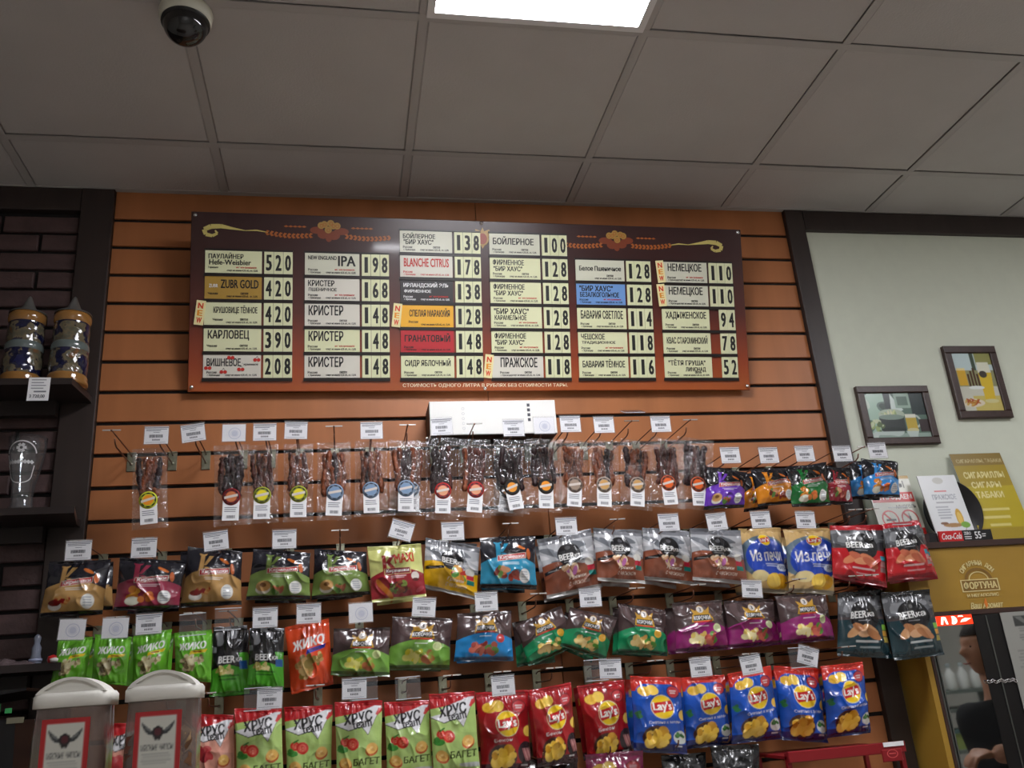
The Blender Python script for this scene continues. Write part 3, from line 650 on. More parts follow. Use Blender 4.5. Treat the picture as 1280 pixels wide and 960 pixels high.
CHIP = [(236, 188, 60), (250, 210, 90), (214, 156, 36), (244, 200, 74)]
def d_chip(body, deep, top, flavour, side):
    asp = .66; c = Canvas(asp, body); X, Y = c.X, c.Y
    c.where(vnoise(X*3, Y*4, 5) > .6, np.array(body)*.86); c.where(Y < .12, deep)
    c.where(Y > .90+.0*X, top); c.where((Y > .80) & ((X-.5)**2/.2+(Y-.78)**2/.022 > 1), top)
    c.ell(.22, .80, .13, .065, CHIP[0]); c.ell(.38, .82, .12, .07, CHIP[1]); c.ell(.22, .80, .08, .03, CHIP[2], .4)
    c.ell(.80, .80, .14, .085, (60, 40, 90) if body[2] > 100 else (120, 30, 36)); c.ell(.80, .80, .12, .07, (196, 60, 66)); c.lines(.72, .77, .88, .83, 2, WHT, .8)
    logo_round(c, .54, .60, .148, asp)
    c.text(flavour, .26, .385, .90 if len(flavour) > 8 else .62, .425, WHT, .0, 3); c.ell(.97, .50, .10, .065, CHIP[1])
    c.ell(.42, .20, .28, .155, (70, 40, 30)); c.bits(.42, .20, .25, .135, CHIP, 22, .36, 11)
    if side == 'g': c.ell(.88, .21, .14, .085, (226, 232, 226)); c.bits(.88, .22, .09, .05, [(50, 110, 50), (80, 140, 70)], 6, .4, 12); c.bits(.08, .50, .07, .06, [(40, 110, 60), (30, 90, 60)], 5, .5, 13)
    else:
        c.ell(.90, .24, .18, .14, (50, 36, 40))
        for k in range(5): c.ell(.86+.035*k, .22, .018, .085, (206, 150, 146) if k % 2 else (176, 110, 110), 1, 18)
    c.lines(.76, .08, .95, .115, 1, WHT, .9); c.rect(0, 0, 1, .05, np.array(deep)*.8); return c
def d_oven():
    asp = .62; c = Canvas(asp, (204, 170, 112)); X, Y = c.X, c.Y
    c.ell(.5, .52, .60, .36, (96, 116, 130)); c.ell(.54, .50, .50, .34, (34, 70, 178)); logo_round(c, .52, .80, .085, asp)
    c.text('Из печи', .14, .47, .88, .65, WHT, .02, 4); c.lines(.42, .38, .80, .44, 2, WHT, .7); c.ell(.84, .38, .14, .055, (206, 214, 230)); c.text('-50%', .74, .36, .94, .405, (40, 60, 120), .02)
    c.ell(.30, .24, .19, .085, (226, 208, 150)); c.ell(.62, .17, .19, .12, CHIP[0]); c.ell(.78, .18, .17, .11, CHIP[2]); c.ell(.60, .18, .16, .10, CHIP[1]); c.rect(0, 0, 1, .06, (150, 140, 120)); return c
def d_nuts(base, tagc, nut):
    asp = .74; c = Canvas(asp, base); X, Y = c.X, c.Y
    c.where(vnoise(X*3, Y*5, 6) > .66, np.array(base)*.9)
    c.text('ЖИКО', .12, .62, .86, .77, WHT, .045, 5, .12); c.poly([(.42, .52), (.86, .57), (.90, .63), (.46, .59)], tagc); c.lines(.50, .555, .80, .60, 1, (120, 60, 20), .7)
    c.bits(.40, .34, .25, .22, nut, 36, .22, 14); c.bits(.70, .44, .12, .10, nut, 14, .3, 15); c.rect(0, 0, 1, .05, np.array(base)*.85); c.rect(0, .93, 1, 1, np.array(base)*.92); return c
def d_nuts_beer():
    asp = .55; c = Canvas(asp, (30, 30, 32)); X, Y = c.X, c.Y; n = vnoise(X*5, Y*9, 1); c.where((n > .66) & (Y > .62), (130, 132, 136)); c.where(Y < .44-.16*(np.abs(X-.45)), (76, 166, 40)); c.where((Y < .60) & (X > .88-.4*(Y-.3)), (76, 166, 40))
    c.text('BEER', .20, .46, .66, .56, WHT, .03); c.text('ка', .68, .47, .84, .53, WHT, .02); c.bits(.42, .37, .26, .07, [(206, 190, 120), (170, 160, 80), (224, 210, 150)], 14, .36, 16)
    c.rect(.78, .36, .98, .48, (36, 92, 160)); c.lines(.18, .20, .80, .30, 2, (40, 100, 24), .8); c.rect(0, 0, 1, .05, (58, 130, 34)); return c
def d_crust(base, food, dot):
    c = Canvas(1.15, (74, 58, 58)); X, Y = c.X, c.Y; c.where(vnoise(X*6, Y*6, 4) > .65, (92, 74, 74))
    c.where(Y < .56-.55*(X-.5)**2, base)
    c.poly([(.30, .58), (.72, .58), (.68, .74), (.34, .74)], (206, 160, 50)); c.poly([(.36, .74), (.33, .86), (.42, .80), (.47, .90), (.51, .92), (.56, .90), (.60, .80), (.70, .88), (.66, .74)], (196, 150, 60)); c.ell(.51, .83, .065, .07, (226, 220, 214)); c.text('3', .485, .79, .535, .87, (40, 40, 60), .03)
    c.poly([(.33, .60), (.69, .60), (.66, .72), (.36, .72)], (40, 30, 36)); c.text('КОРОЧКИ', .35, .62, .67, .70, WHT, .03); c.rect(.34, .565, .68, .59, (196, 50, 40))
    c.lines(.36, .47, .66, .51, 1, WHT, .8); c.ell(.77, .44, .075, .085, dot); c.ell(.77, .44, .055, .06, np.array(dot)*.9)
    c.bits(.42, .26, .20, .14, food[:3], 14, .36, 17); c.bits(.62, .25, .14, .12, food[3:], 8, .46, 18)
    c.rect(0, 0, 1, .09, np.array(base)*.55); c.rect(0, .95, 1, 1, (60, 46, 46)); return c
def d_hrus(body, veg):
    asp = .60; c = Canvas(asp, body); X, Y = c.X, c.Y
    c.where(vnoise(X*2, Y*3, 1) > .6, np.array(body)*.94)
    c.where(Y > .80+.10*X, (188, 34, 40)); c.poly([(.90, .80), (1, .86), (1, .92), (.80, .90)], (206, 60, 60))
    star = [(-.02, .70), (.28, .74), (.20, .79), (.84, .93), (.98, .93), (.70, .56), (.56, .67), (.28, .62)]
    c.poly([(x, y-.012) for x, y in star], (36, 36, 40)); c.poly(star, (236, 236, 240)); c.poly([(.92, .90), (.97, .90), (.90, .80), (.86, .82)], (214, 70, 70))
    c.text('ХРУС', .16, .71, .78, .85, (30, 30, 34), .05, 9, .15); c.text('team', .36, .645, .78, .745, (30, 30, 34), .04, 9)
    if veg == 't':
        for (x, y, r_) in ((.20, .47, .10), (.36, .44, .13)): c.ell(x, y, r_/asp*.62, r_*.62, (200, 44, 34)); c.ell(x, y, r_/asp*.40, r_*.40, (222, 90, 70)); c.bits(x, y, r_*.5, r_*.3, [(236, 150, 120), (206, 60, 44)], 8, .25, 19)
        c.ell(.14, .37, .12, .04, (70, 150, 60)); c.ell(.10, .40, .07, .04, (60, 134, 50)); c.ell(.22, .53, .08, .012, (60, 130, 50), 1, 30)
        c.text('БАГЕТ', .36, .17, .95, .26, (60, 70, 24), .045, 4, .12)
    else:
        c.bits(.30, .45, .20, .11, [(176, 50, 54), (196, 80, 80), (160, 40, 50)], 10, .5, 20)
    for (x, y) in ((.78, .38), (.20, .20)): c.ell(x, y-.02, .15, .075, (186, 84, 40), 1, 35 if x > .5 else -30); c.ell(x, y, .13, .068, (228, 180, 96), 1, 35 if x > .5 else -30); c.bits(x, y, .09, .04, [(240, 204, 130), (210, 156, 80)], 6, .35, 21)
    c.ell(.85, .08, .30, .03, (190, 196, 190)); c.rect(0, 0, 1, .04, np.array(body)*.9); return c
DES = {}
def design(k):
    if k in DES: return DES[k]
    f = {'tan': lambda: d_crouton((192, 150, 92), food=0), 'maroon': lambda: d_crouton((146, 44, 70), food=1, banner=(156, 30, 52)), 'olive': lambda: d_crouton((118, 142, 72), food=2), 'skyblue': lambda: d_crouton((44, 140, 176), food=3),
         'maxi': d_maxi, 'beer_yellow': d_beer_yellow, 'beer_brown': lambda: d_beer((134, 74, 52), 0),
         'beer_red': lambda: d_beer_flat((190, 26, 36), (190, 30, 44), [(214, 130, 92), (196, 104, 76), (222, 150, 110)], (136, 16, 30), [(40, 140, 160), (206, 150, 150), (150, 120, 120)]),
         'beer_teal': lambda: d_beer_flat((18, 50, 58), (40, 42, 44), [(196, 146, 100), (176, 118, 76), (206, 160, 120)], (14, 40, 46), [(120, 176, 60), (206, 150, 60), (190, 170, 80)]),
         'oven': d_oven, 'chip_blue': lambda: d_chip((24, 84, 190), (24, 34, 96), (206, 48, 36), 'Сметана и зелень', 'g'), 'chip_red': lambda: d_chip((166, 26, 32), (66, 22, 30), (176, 28, 36), 'Бекон', 'b'),
         'nut_green': lambda: d_nuts((110, 190, 50), (236, 206, 40), [(190, 176, 130), (150, 132, 92), (110, 96, 66), (206, 196, 156)]), 'nut_orange': lambda: d_nuts((222, 76, 36), (40, 60, 170), [(190, 150, 90), (150, 120, 60), (214, 180, 120), (130, 110, 50)]),
         'nut_beer': d_nuts_beer,
         'crust_lime': lambda: d_crust((118, 168, 70), [(220, 210, 60), (190, 196, 50), (226, 220, 120), (190, 110, 60), (140, 160, 60), (170, 120, 60)], (206, 220, 150)),
         'crust_blue': lambda: d_crust((36, 138, 206), [(176, 70, 60), (150, 50, 44), (206, 110, 90), (180, 90, 70), (90, 140, 60)], (214, 70, 70)),
         'crust_green': lambda: d_crust((28, 138, 88), [(226, 190, 100), (206, 160, 80), (236, 210, 140), (220, 190, 110), (80, 140, 50)], (236, 180, 60)),
         'crust_plum': lambda: d_crust((142, 30, 106), [(232, 206, 110), (216, 180, 90), (240, 226, 170), (216, 110, 90), (190, 80, 70), (90, 140, 60)], (206, 214, 160)),
         'hrus_green': lambda: d_hrus((178, 208, 120), 't'), 'hrus_pink': lambda: d_hrus((226, 160, 140), 'b'),
         'mini_violet': lambda: d_crouton((104, 54, 176), (24, 24, 30), 2), 'mini_amber': lambda: d_crouton((226, 140, 30), (24, 24, 30), 3), 'mini_green': lambda: d_crouton((24, 110, 50), (20, 22, 24), 1), 'mini_crimson': lambda: d_crouton((140, 22, 40), (26, 20, 24), 3), 'mini_azure': lambda: d_crouton((50, 140, 214), (22, 24, 32), 1),
         'low_magenta': lambda: d_chip((176, 40, 100), (90, 20, 50), (150, 36, 86), 'Краб', 'b'), 'low_wine': lambda: d_crust((70, 22, 34), [(120, 60, 50)]*6, (120, 60, 60)), 'low_black': lambda: d_beer_flat((30, 26, 28), (28, 26, 28), [(206, 140, 60), (190, 120, 44)], (20, 18, 20), [(190, 150, 80)])}[k]
    DES[k] = f()
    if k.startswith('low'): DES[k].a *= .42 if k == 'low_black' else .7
    return DES[k]
m_bag = mat('printed_film', rough=.26, spec=.55, attr='print', coat=.5, bump=.3, bscale=48)
m_bag.node_tree.nodes['Principled BSDF'].inputs['Coat Roughness'].default_value = .09
SHAPE = {'cr': (.060, .40, .03, 1.0), 'be': (.036, .42, .02, 1.0), 'ch': (.050, .45, .05, 1.0), 'nu': (.026, .42, .02, 1.), 'mi': (.040, .42, .03, 1.)}   # thickness, height of the fullest place, pinch
def add_bag(dk, q, shape, label, Y=-.16, seed=0, name='snack_bag', group='snack bags on the slat wall', cell=.0017, kink=1.):
    cv = design(dk); C4 = [at(px, py, Y) for px, py in q]      # TL TR BR BL
    th, pk, pinch, _ = SHAPE[shape]
    w = np.linalg.norm(C4[1]-C4[0]); h = np.linalg.norm((C4[0]+C4[1]-C4[2]-C4[3])/2)
    th = min(th, .34*min(w, h))
    def surf(s, t, sgn):
        tt = 1-t; w2 = 1-pinch*np.sin(np.pi*t)+.012*(vnoise(t*9+seed*1.3, t*0+seed, seed)-.5)*kink
        s2 = .5+(s-.5)*w2
        edge = .012*(vnoise(s*6+seed*2.1, s*0+3.3+seed, seed+2)-.5)
        t2 = t+edge*np.where(t > .5, (t-.5)*2, -(t-.5)*2)
        P = (C4[3]*((1-s2)*(1-t2))[:, None]+C4[2]*(s2*(1-t2))[:, None]+C4[0]*((1-s2)*t2)[:, None]+C4[1]*(s2*t2)[:, None])
        a = math.log(.5)/math.log(pk); g = np.sin(np.pi*np.clip((t-.035)/.90, 0, 1)**a)**.75
        e = np.abs(2*s-1); inner = (1-e**2.6)**.75*g
        n1 = vnoise(s*3.3+seed*1.7, t*4.1+seed*2.3, seed)-.5
        rid = 1-np.abs(2*vnoise(s*4+t*2+seed*5.1, t*3.2-s*1.3+seed*.9, seed+1)-1)
        n2 = vnoise(s*9+seed, t*10+seed*3, seed+3)-.5
        rad = np.cos((s*6.5+1.5*vnoise(s*3+seed, t*2, seed+4))*2*np.pi)*(np.exp(-(1-t)/.13)+np.exp(-t/.10))*(t < .955)*(t > .04)
        D = th*.62*inner if sgn < 0 else th*.38*inner
        cr = (n1*.011+(rid**4)*.008-.003+n2*.004)*kink*(.25+.75*np.clip(inner*1.4, 0, 1))*min(1, th/.04)+rad*.0022*(1-e**4)
        P[:, 1] += sgn*(D+.0012)+(-cr if sgn < 0 else cr*.5)
        # seals wave a little
        P[:, 1] += .005*np.sin(s*7+seed)*((t > .93)*(t-.93)/.07+(t < .05)*(.05-t)/.05)
        if sgn < 0: P[:, 1] += .0006*np.sin(t*900)*((t > .955)|(t < .035))
        return P
    nu = max(16, int(w/cell)); nv = max(16, int(h/cell)); u, v = np.meshgrid(np.linspace(0, 1, nu), np.linspace(0, 1, nv))
    PF = surf(u.ravel(), v.ravel(), -1); CF = cv.sample(u.ravel(), v.ravel())
    mu, mv = max(10, nu//4), max(10, nv//4); u2, v2 = np.meshgrid(np.linspace(0, 1, mu), np.linspace(0, 1, mv))
    PB = surf(u2.ravel(), v2.ravel(), 1); CB = cv.sample(np.where(u2 < .5, .02, .98).ravel(), np.clip(v2, .05, .95).ravel())
    base = np.array([(C4[0]+C4[1])[0]/2, Y, (C4[0]+C4[1])[2]/2])
    V = np.concatenate([PF, PB])-base; F = np.concatenate([grid_faces(nu, nv), grid_faces(mu, mv, len(PF), True)])
    o = bpy.data.objects.new(name, arrays_mesh(name, V, F, np.concatenate([CF, CB]), m_bag)); o.location = tuple(base); place(o)
    return tag(o, label, 'snack bag', group)
def behind(dk, q, sh, what, nm, grp):
    c = np.mean(np.array(q), 0); r = random.Random(SEED[0]*3); q2 = [tuple(c+(np.array(p)-c)*np.array([.78, .93])+np.array([r.uniform(-2, 2), r.uniform(-1, 2)])) for p in q]
    vx = (c-np.array([431, 889]))*.035        # the same hook line, nearer the wall
    q2 = [(p[0]-vx[0], p[1]-vx[1]) for p in q2]
    add_bag(dk, q2, 'nu', 'spare bag hanging behind the '+what, -.075, sd(), nm, grp, .006)
def shift(q, dx, dy): return [(a+dx, b+dy) for a, b in q]
def R4(x0, y0, x1, y1, d=0): return [(x0, y0), (x1, y0+d), (x1, y1+d), (x0, y1)]

# ================================================================ what hangs where
SEED = [1]
def sd(): SEED[0] += 1; return SEED[0]
def station(g, px, py, kind, rot, what, extra=None, pitch=0., dx=0.):
    """one hook of the slat wall with its ticket; what = the thing hanging from it"""
    x = at(px, py, -.25)[0]+dx
    hold = 'holding the '+what if not what.startswith('!') else what[1:]
    add_hook(x, g, 'steel slat wall hook '+hold, kind != 'n')
    near = 'above the '+what if not what.startswith('!') else 'on the hook '+what[1:]
    if kind in 'ps': add_ticket(px, py, g, kind, rot, ('white price ticket ' if kind == 'p' else 'blank stamped ticket ')+near, pitch)
    if kind == 't': add_ticket(px, py, g, 't', rot, 'empty clear ticket sleeve '+near)
    if extra: add_ticket(*extra, g, 't', 0, 'clear plastic sleeve beside the ticket '+near)
# --- top row: meat sticks  (ticket px, kind, tilt, what, bag left, right, top, bottom, sticker, meat, lean)
A = [(139.5, 540, 'c', 0, '!with nothing on it beside the brick wall', None),
 (195.5, 544, 'p', 0, 'meat stick bag nearest the bricks', (165, 210, 560, 661, 'yellow', 1, -2)),
 (241.5, 541, 'p', 8, '!left empty second from the brick wall', None),
 (292.5, 541, 's', 0, 'meat stick bag with dark red sticker on the left', (267, 312, 556, 657, 'crimson', 2, 0)),
 (331, 540, 'p', 0, 'meat stick bag with first olive sticker', (309, 348, 556, 654, 'lemon', 0, 0)),
 (370, 538, 'p', -2, 'meat stick bag with second olive sticker', (354, 392, 555, 652, 'lemon', 0, 0)),
 (417.5, 538.5, 'c', 0, 'meat stick bag with first blue sticker', (396, 439, 553, 650, 'blue', 1, 0)),
 (464.5, 538, 'p', 0, 'meat stick bag with second blue sticker', (443, 485, 552, 646, 'blue', 1, 0)),
 (509.5, 530, 'c', 0, 'pair of meat stick bags with blue stickers', (486, 526, 550, 644, 'blue', 1, 0)),
 (552, 533, 'p', 2, 'meat stick bag with first bright red sticker', (532, 572, 547, 650, 'red', 2, -3)),
 (593, 530, 'c', 0, 'meat stick bag with second bright red sticker', (572, 613, 549, 647, 'red', 0, 0)),
 (642, 535, 'p', 0, 'meat stick bag with tilted orange and black sticker', (617, 661, 550, 642, 'orange', 2, 14)),
 (680, 532, 's', 0, 'meat stick bag with straight orange and black sticker', (658, 702, 549, 640, 'orange', 2, 0)),
 (713, 530, 'p', 0, 'narrow meat stick bag with brown sticker', (699, 736, 550, 637, 'brown', 1, 2)),
 (755, 531, 'p', 0, 'meat stick bag with first sand coloured sticker', (736, 774, 550, 637, 'sand', 1, 4)),
 (789, 523, 'p', 0, 'meat stick bag with second sand coloured sticker', (775, 815, 550, 637, 'sand', 1, 0)),
 (826, 530, 'p', 0, 'meat stick bag with first orange red sticker', (813, 856, 548, 635, 'tangerine', 0, 8)),
 (862.5, 523.5, 'c', 0, 'meat stick bag with last orange red sticker', (847, 892, 548, 637, 'tangerine', 2, 8))]
for i, (px, py, k, rot, what, b) in enumerate(A):
    station(8, px, py, k, rot, what, None, -66 if i == 15 else 0.)
    if b:
        l, r, tp, bt, sk, mk, sr = b
        lab = {'yellow': 'meat stick bag nearest the bricks, lime yellow round sticker', 'blue': None}.get(sk)
        lab = 'clear '+what if i != 8 else 'clear meat stick bag with third blue sticker, front of a pair'
        if i == 1: lab = 'clear meat stick bag nearest the bricks with lime yellow sticker'
        add_pouch([(l, tp), (r, tp), (r, bt), (l, bt)], 8, sk, mk, lab, -.172+.02*(i % 2), i, srot=sr)
add_pouch([(496, 552), (534, 552), (534, 645), (496, 645)], 8, 'blue', 1, 'clear meat stick bag behind the third blue sticker one', -.115, 31)
add_pouch([(612, 556), (654, 556), (654, 645), (612, 645)], 8, 'orange', 2, 'clear meat stick bag behind the tilted orange sticker one', -.115, 32, srot=-4)

G_MINI = 'small snack bags beside the cream wall'
Brow = [(913, 569, 'p', 'small violet snack bag', 'mini_violet', [(884, 583), (934, 590), (930, 634), (880, 637)]),
 (961, 569, 'p', 'front small amber snack bag', 'mini_amber', [(938, 587), (988, 584), (997, 628), (948, 634)]),
 (1006, 567, 'p', 'small dark green snack bag', 'mini_green', [(982, 584), (1032, 578), (1038, 632), (990, 634)]),
 (1053, 567, 'p', 'small crimson snack bag', 'mini_crimson', [(1030, 582), (1062, 586), (1066, 631), (1032, 630)]),
 (1097, 563, 'p', 'front small azure snack bag', 'mini_azure', [(1076, 573), (1122, 577), (1125, 622), (1080, 622)])]
for i, (px, py, k, what, dk, q) in enumerate(Brow):
    station(9, px, py, k, 0, what, None, 0., -.045 if i == 4 else 0.)
    add_bag(dk, q, 'mi', what+' hanging beside the meat sticks' if i == 0 else what+' in the short row by the cream wall', -.175+.012*(i % 2), sd(), group=G_MINI)
add_bag('mini_amber', [(928, 592), (962, 589), (960, 636), (930, 640)], 'mi', 'small amber snack bag tucked behind the front amber one', -.10, sd(), group=G_MINI)
add_bag('mini_azure', [(1062, 577), (1100, 576), (1100, 625), (1064, 624)], 'mi', 'small azure snack bag behind the front azure one', -.12, sd(), group=G_MINI)

G_C = 'snack bags in the second row'
Crow = [(98, 688, 'p', 0, 'tan crouton bag beside the bricks', 'tan', 'cr', [(62, 702), (139, 699), (128, 768), (49, 772)]),
 (180, 685, 'p', 0, 'maroon crouton bag', 'maroon', 'cr', [(150, 697), (233, 701), (224, 761), (141, 764)]),
 (270, 676, 'p', 6, 'second tan crouton bag', 'tan', 'cr', [(235, 683), (303, 690), (302, 756), (225, 760)]),
 (355.5, 674, 'p', 0, 'first olive crouton bag', 'olive', 'cr', [(317, 686), (388, 691), (388, 749), (307, 750)]),
 (425, 664, 'c', 0, 'second olive crouton bag', 'olive', 'cr', [(393, 686), (458, 690), (463, 743), (389, 750)]),
 (502, 663, 'p', -18, 'lime and maroon snack bag', 'maxi', 'be', [(459, 684), (526, 680), (533, 746), (465, 754)]),
 (566, 664, 'p', 0, 'yellow and silver snack bag', 'beer_yellow', 'be', [(532, 672), (600, 684), (596, 750), (528, 734)]),
 (638, 654.5, 'c', 0, 'teal blue crouton bag', 'skyblue', 'cr', [(600, 672), (669, 670), (671, 737), (600, 735)]),
 (708, 658, 'p', 0, 'first brown snack bag', 'beer_brown', 'be', [(671, 675), (738, 661), (753, 734), (684, 749)]),
 (772, 654, 'c', 0, 'second brown snack bag', 'beer_brown', 'be', [(741, 660), (802, 663), (806, 730), (747, 726)]),
 (836, 653, 'p', 0, 'third brown snack bag', 'beer_brown', 'be', [(803, 659), (862, 664), (868, 732), (804, 724)]),
 (896, 652, 'p', 3, 'fourth brown snack bag', 'beer_brown', 'be', [(862, 660), (925, 663), (935, 731), (866, 725)]),
 (951, 649.5, 'p', 0, 'first tan and blue chip bag', 'oven', 'ch', [(922, 661), (975, 660), (988, 744), (934, 738)]),
 (1007, 650, 'p', -3, 'second tan and blue chip bag', 'oven', 'ch', [(979, 662), (1046, 660), (1042, 744), (986, 740)])]
for i, (px, py, k, rot, what, dk, sh, q) in enumerate(Crow):
    station(11, px, py, k, rot, what)
    nm = {'tan': 'crouton_bag', 'maroon': 'crouton_bag', 'olive': 'crouton_bag', 'skyblue': 'crouton_bag', 'oven': 'chip_bag'}.get(dk, 'snack_bag')
    lab = {0: 'tan and black crouton bag hanging next to the brick wall', 1: 'maroon and black crouton bag between two tan ones', 2: 'tan and black crouton bag right of the maroon one', 3: 'olive green crouton bag right of the second tan one', 4: 'olive green crouton bag left of the lime bag', 5: 'lime topped maroon snack bag marked MAXI', 6: 'yellow snack bag with silver top hanging askew', 7: 'teal blue and black crouton bag beside the yellow bag', 8: 'tilted brown and silver snack bag, first of four', 9: 'brown and silver snack bag, second of four', 10: 'brown and silver snack bag, third of four', 11: 'brown and silver snack bag, fourth, beside the blue chip bags', 12: 'tan and blue oven chip bag beside the brown bags', 13: 'tan and blue oven chip bag beside the red bags'}[i]
    add_bag(dk, q, sh, lab, -.150-.030*(i % 2), sd(), nm, G_C, kink=1.0)
    if i not in (0, 2, 6): behind(dk, q, sh, what, nm, G_C)
add_bag('tan', [(80, 706), (142, 702), (141, 762), (70, 765)], 'cr', 'tan crouton bag peeking out behind the one by the bricks', -.09, sd(), 'crouton_bag', G_C, .004)
add_bag('tan', [(226, 690), (296, 690), (296, 752), (220, 752)], 'cr', 'tan crouton bag peeking out behind the second tan one', -.09, sd(), 'crouton_bag', G_C, .004)
add_bag('beer_yellow', [(534, 676), (596, 680), (590, 742), (530, 738)], 'be', 'yellow snack bag behind the askew yellow one', -.10, sd(), 'snack_bag', G_C, .004)
for i, (q, what) in enumerate((([(1037, 657), (1104, 656), (1109, 735), (1041, 722)], 'first red and grey snack bag'), ([(1103, 655), (1147, 650), (1170, 721), (1110, 727)], 'second red and grey snack bag'))):
    x = (q[0][0]+q[1][0])/2
    station(11, x, 645, 'c' if i == 0 else 't', 0, what, None, 0., 0. if i == 0 else -.09)
    add_bag('beer_red', q, 'be', 'red and grey snack bag '+('left of its pair below the azure bag' if i == 0 else 'right of its pair in front of the yellow cabinet'), -.212-.016*i, sd(), 'snack_bag', G_C)
    add_bag('beer_red', shift(q, 3 if i else -2, 3), 'be', 'red snack bag stacked behind the '+('left' if i == 0 else 'right')+' red and grey one', -.115-.064*i, sd(), 'snack_bag', G_C, .004)

G_D = 'snack bags in the third row'
Drow = [(90, 787, 's', -3, 'first green nut bag', 'nut_green', 'nu', [(74, 798), (117, 796), (106, 852), (63, 856)]),
 (144, 785, 's', -1, 'second green nut bag', 'nut_green', 'nu', [(119, 793), (165, 796), (158, 856), (114, 855)]),
 (186, 780, 'p', 1, 'third green nut bag', 'nut_green', 'nu', [(166, 795), (215, 786), (208, 850), (166, 855)]),
 (241, 781, 't', 2, 'fourth green nut bag', 'nut_green', 'nu', [(218, 791), (265, 787), (264, 853), (219, 849)]),
 (285, 774, 't', 0, 'first black and green nut bag', 'nut_beer', 'nu', [(267, 784), (309, 782), (312, 867), (262, 871)]),
 (331.5, 772, 'p', 0, 'second black and green nut bag', 'nut_beer', 'nu', [(312, 785), (355, 785), (355, 862), (309, 860)]),
 (386, 767, 'p', 0, 'orange nut bag', 'nut_orange', 'nu', [(356, 784), (411, 773), (417, 855), (364, 868)]),
 (451, 766, 's', 1, 'first lime crust bag', 'crust_lime', 'cr', [(417, 786), (488, 784), (487, 846), (413, 844)]),
 (530, 759, 'p', -6, 'second lime crust bag', 'crust_lime', 'cr', [(491, 770), (566, 773), (562, 837), (483, 838)]),
 (608, 752, 'p', 0, 'blue crust bag', 'crust_blue', 'cr', [(572, 767), (639, 763), (642, 826), (567, 827)]),
 (673, 744, 'c', 0, 'first green crust bag', 'crust_green', 'cr', [(643, 781), (701, 757), (722, 808), (661, 833)]),
 (738, 747, 'p', 0, 'second green crust bag', 'crust_green', 'cr', [(712, 759), (772, 772), (757, 826), (700, 808)]),
 (796, 737, 'c', 0, 'third green crust bag', 'crust_green', 'cr', [(773, 754), (832, 762), (835, 820), (771, 817)]),
 (873, 735, 'c', 0, 'first plum crust bag', 'crust_plum', 'cr', [(840, 754), (901, 750), (912, 812), (845, 817)]),
 (940, 736, 'p', -5, 'second plum crust bag', 'crust_plum', 'cr', [(904, 751), (966, 749), (976, 806), (911, 811)]),
 (999, 725, 'c', 0, 'third plum crust bag', 'crust_plum', 'cr', [(969, 745), (1031, 740), (1044, 800), (978, 806)])]
LD = ['small bright green nut bag nearest the brick wall', 'small bright green nut bag second from the brick wall', 'small bright green nut bag behind the right jar lid', 'small bright green nut bag beside the black topped ones',
 'black and green nut bag beside the bright green ones', 'black and green nut bag beside the orange one', 'bright orange nut bag with white lettering', 'lime green and brown crust bag beside the orange bag', 'lime green and brown crust bag beside the blue one', 'blue and brown crust bag in the third row',
 'emerald green crust bag tilted to the left', 'emerald green crust bag tilted to the right', 'emerald green crust bag hanging straight beside the plum ones', 'plum and brown crust bag, first of three', 'plum and brown crust bag, middle of three', 'plum and brown crust bag, third, beside the dark teal bags']
for i, (px, py, k, rot, what, dk, sh, q) in enumerate(Drow):
    station(13, px, py, k, rot, what)
    add_bag(dk, q, sh, LD[i], -.150-.030*(i % 2), sd(), 'nut_bag' if sh == 'nu' else 'crust_bag', G_D)
    if i != 10: behind(dk, q, sh, what, 'nut_bag' if sh == 'nu' else 'crust_bag', G_D)
add_bag('crust_green', [(640, 778), (690, 770), (694, 828), (646, 834)], 'cr', 'emerald green crust bag in shade behind the left tilted one', -.09, sd(), 'crust_bag', G_D, .004)
for i, (q, what) in enumerate((([(1047, 741), (1098, 737), (1115, 823), (1046, 820)], 'first dark teal snack bag'), ([(1100, 741), (1161, 736), (1180, 818), (1117, 826)], 'second dark teal snack bag'))):
    station(13, (q[0][0]+q[1][0])/2, 735, 'c', 0, what, None, 0., 0. if i == 0 else -.10)
    add_bag('beer_teal', q, 'be', 'dark teal snack bag '+('beside the plum crust bags' if i == 0 else 'in front of the yellow cabinet'), -.180-.015*i, sd(), 'snack_bag', G_D)

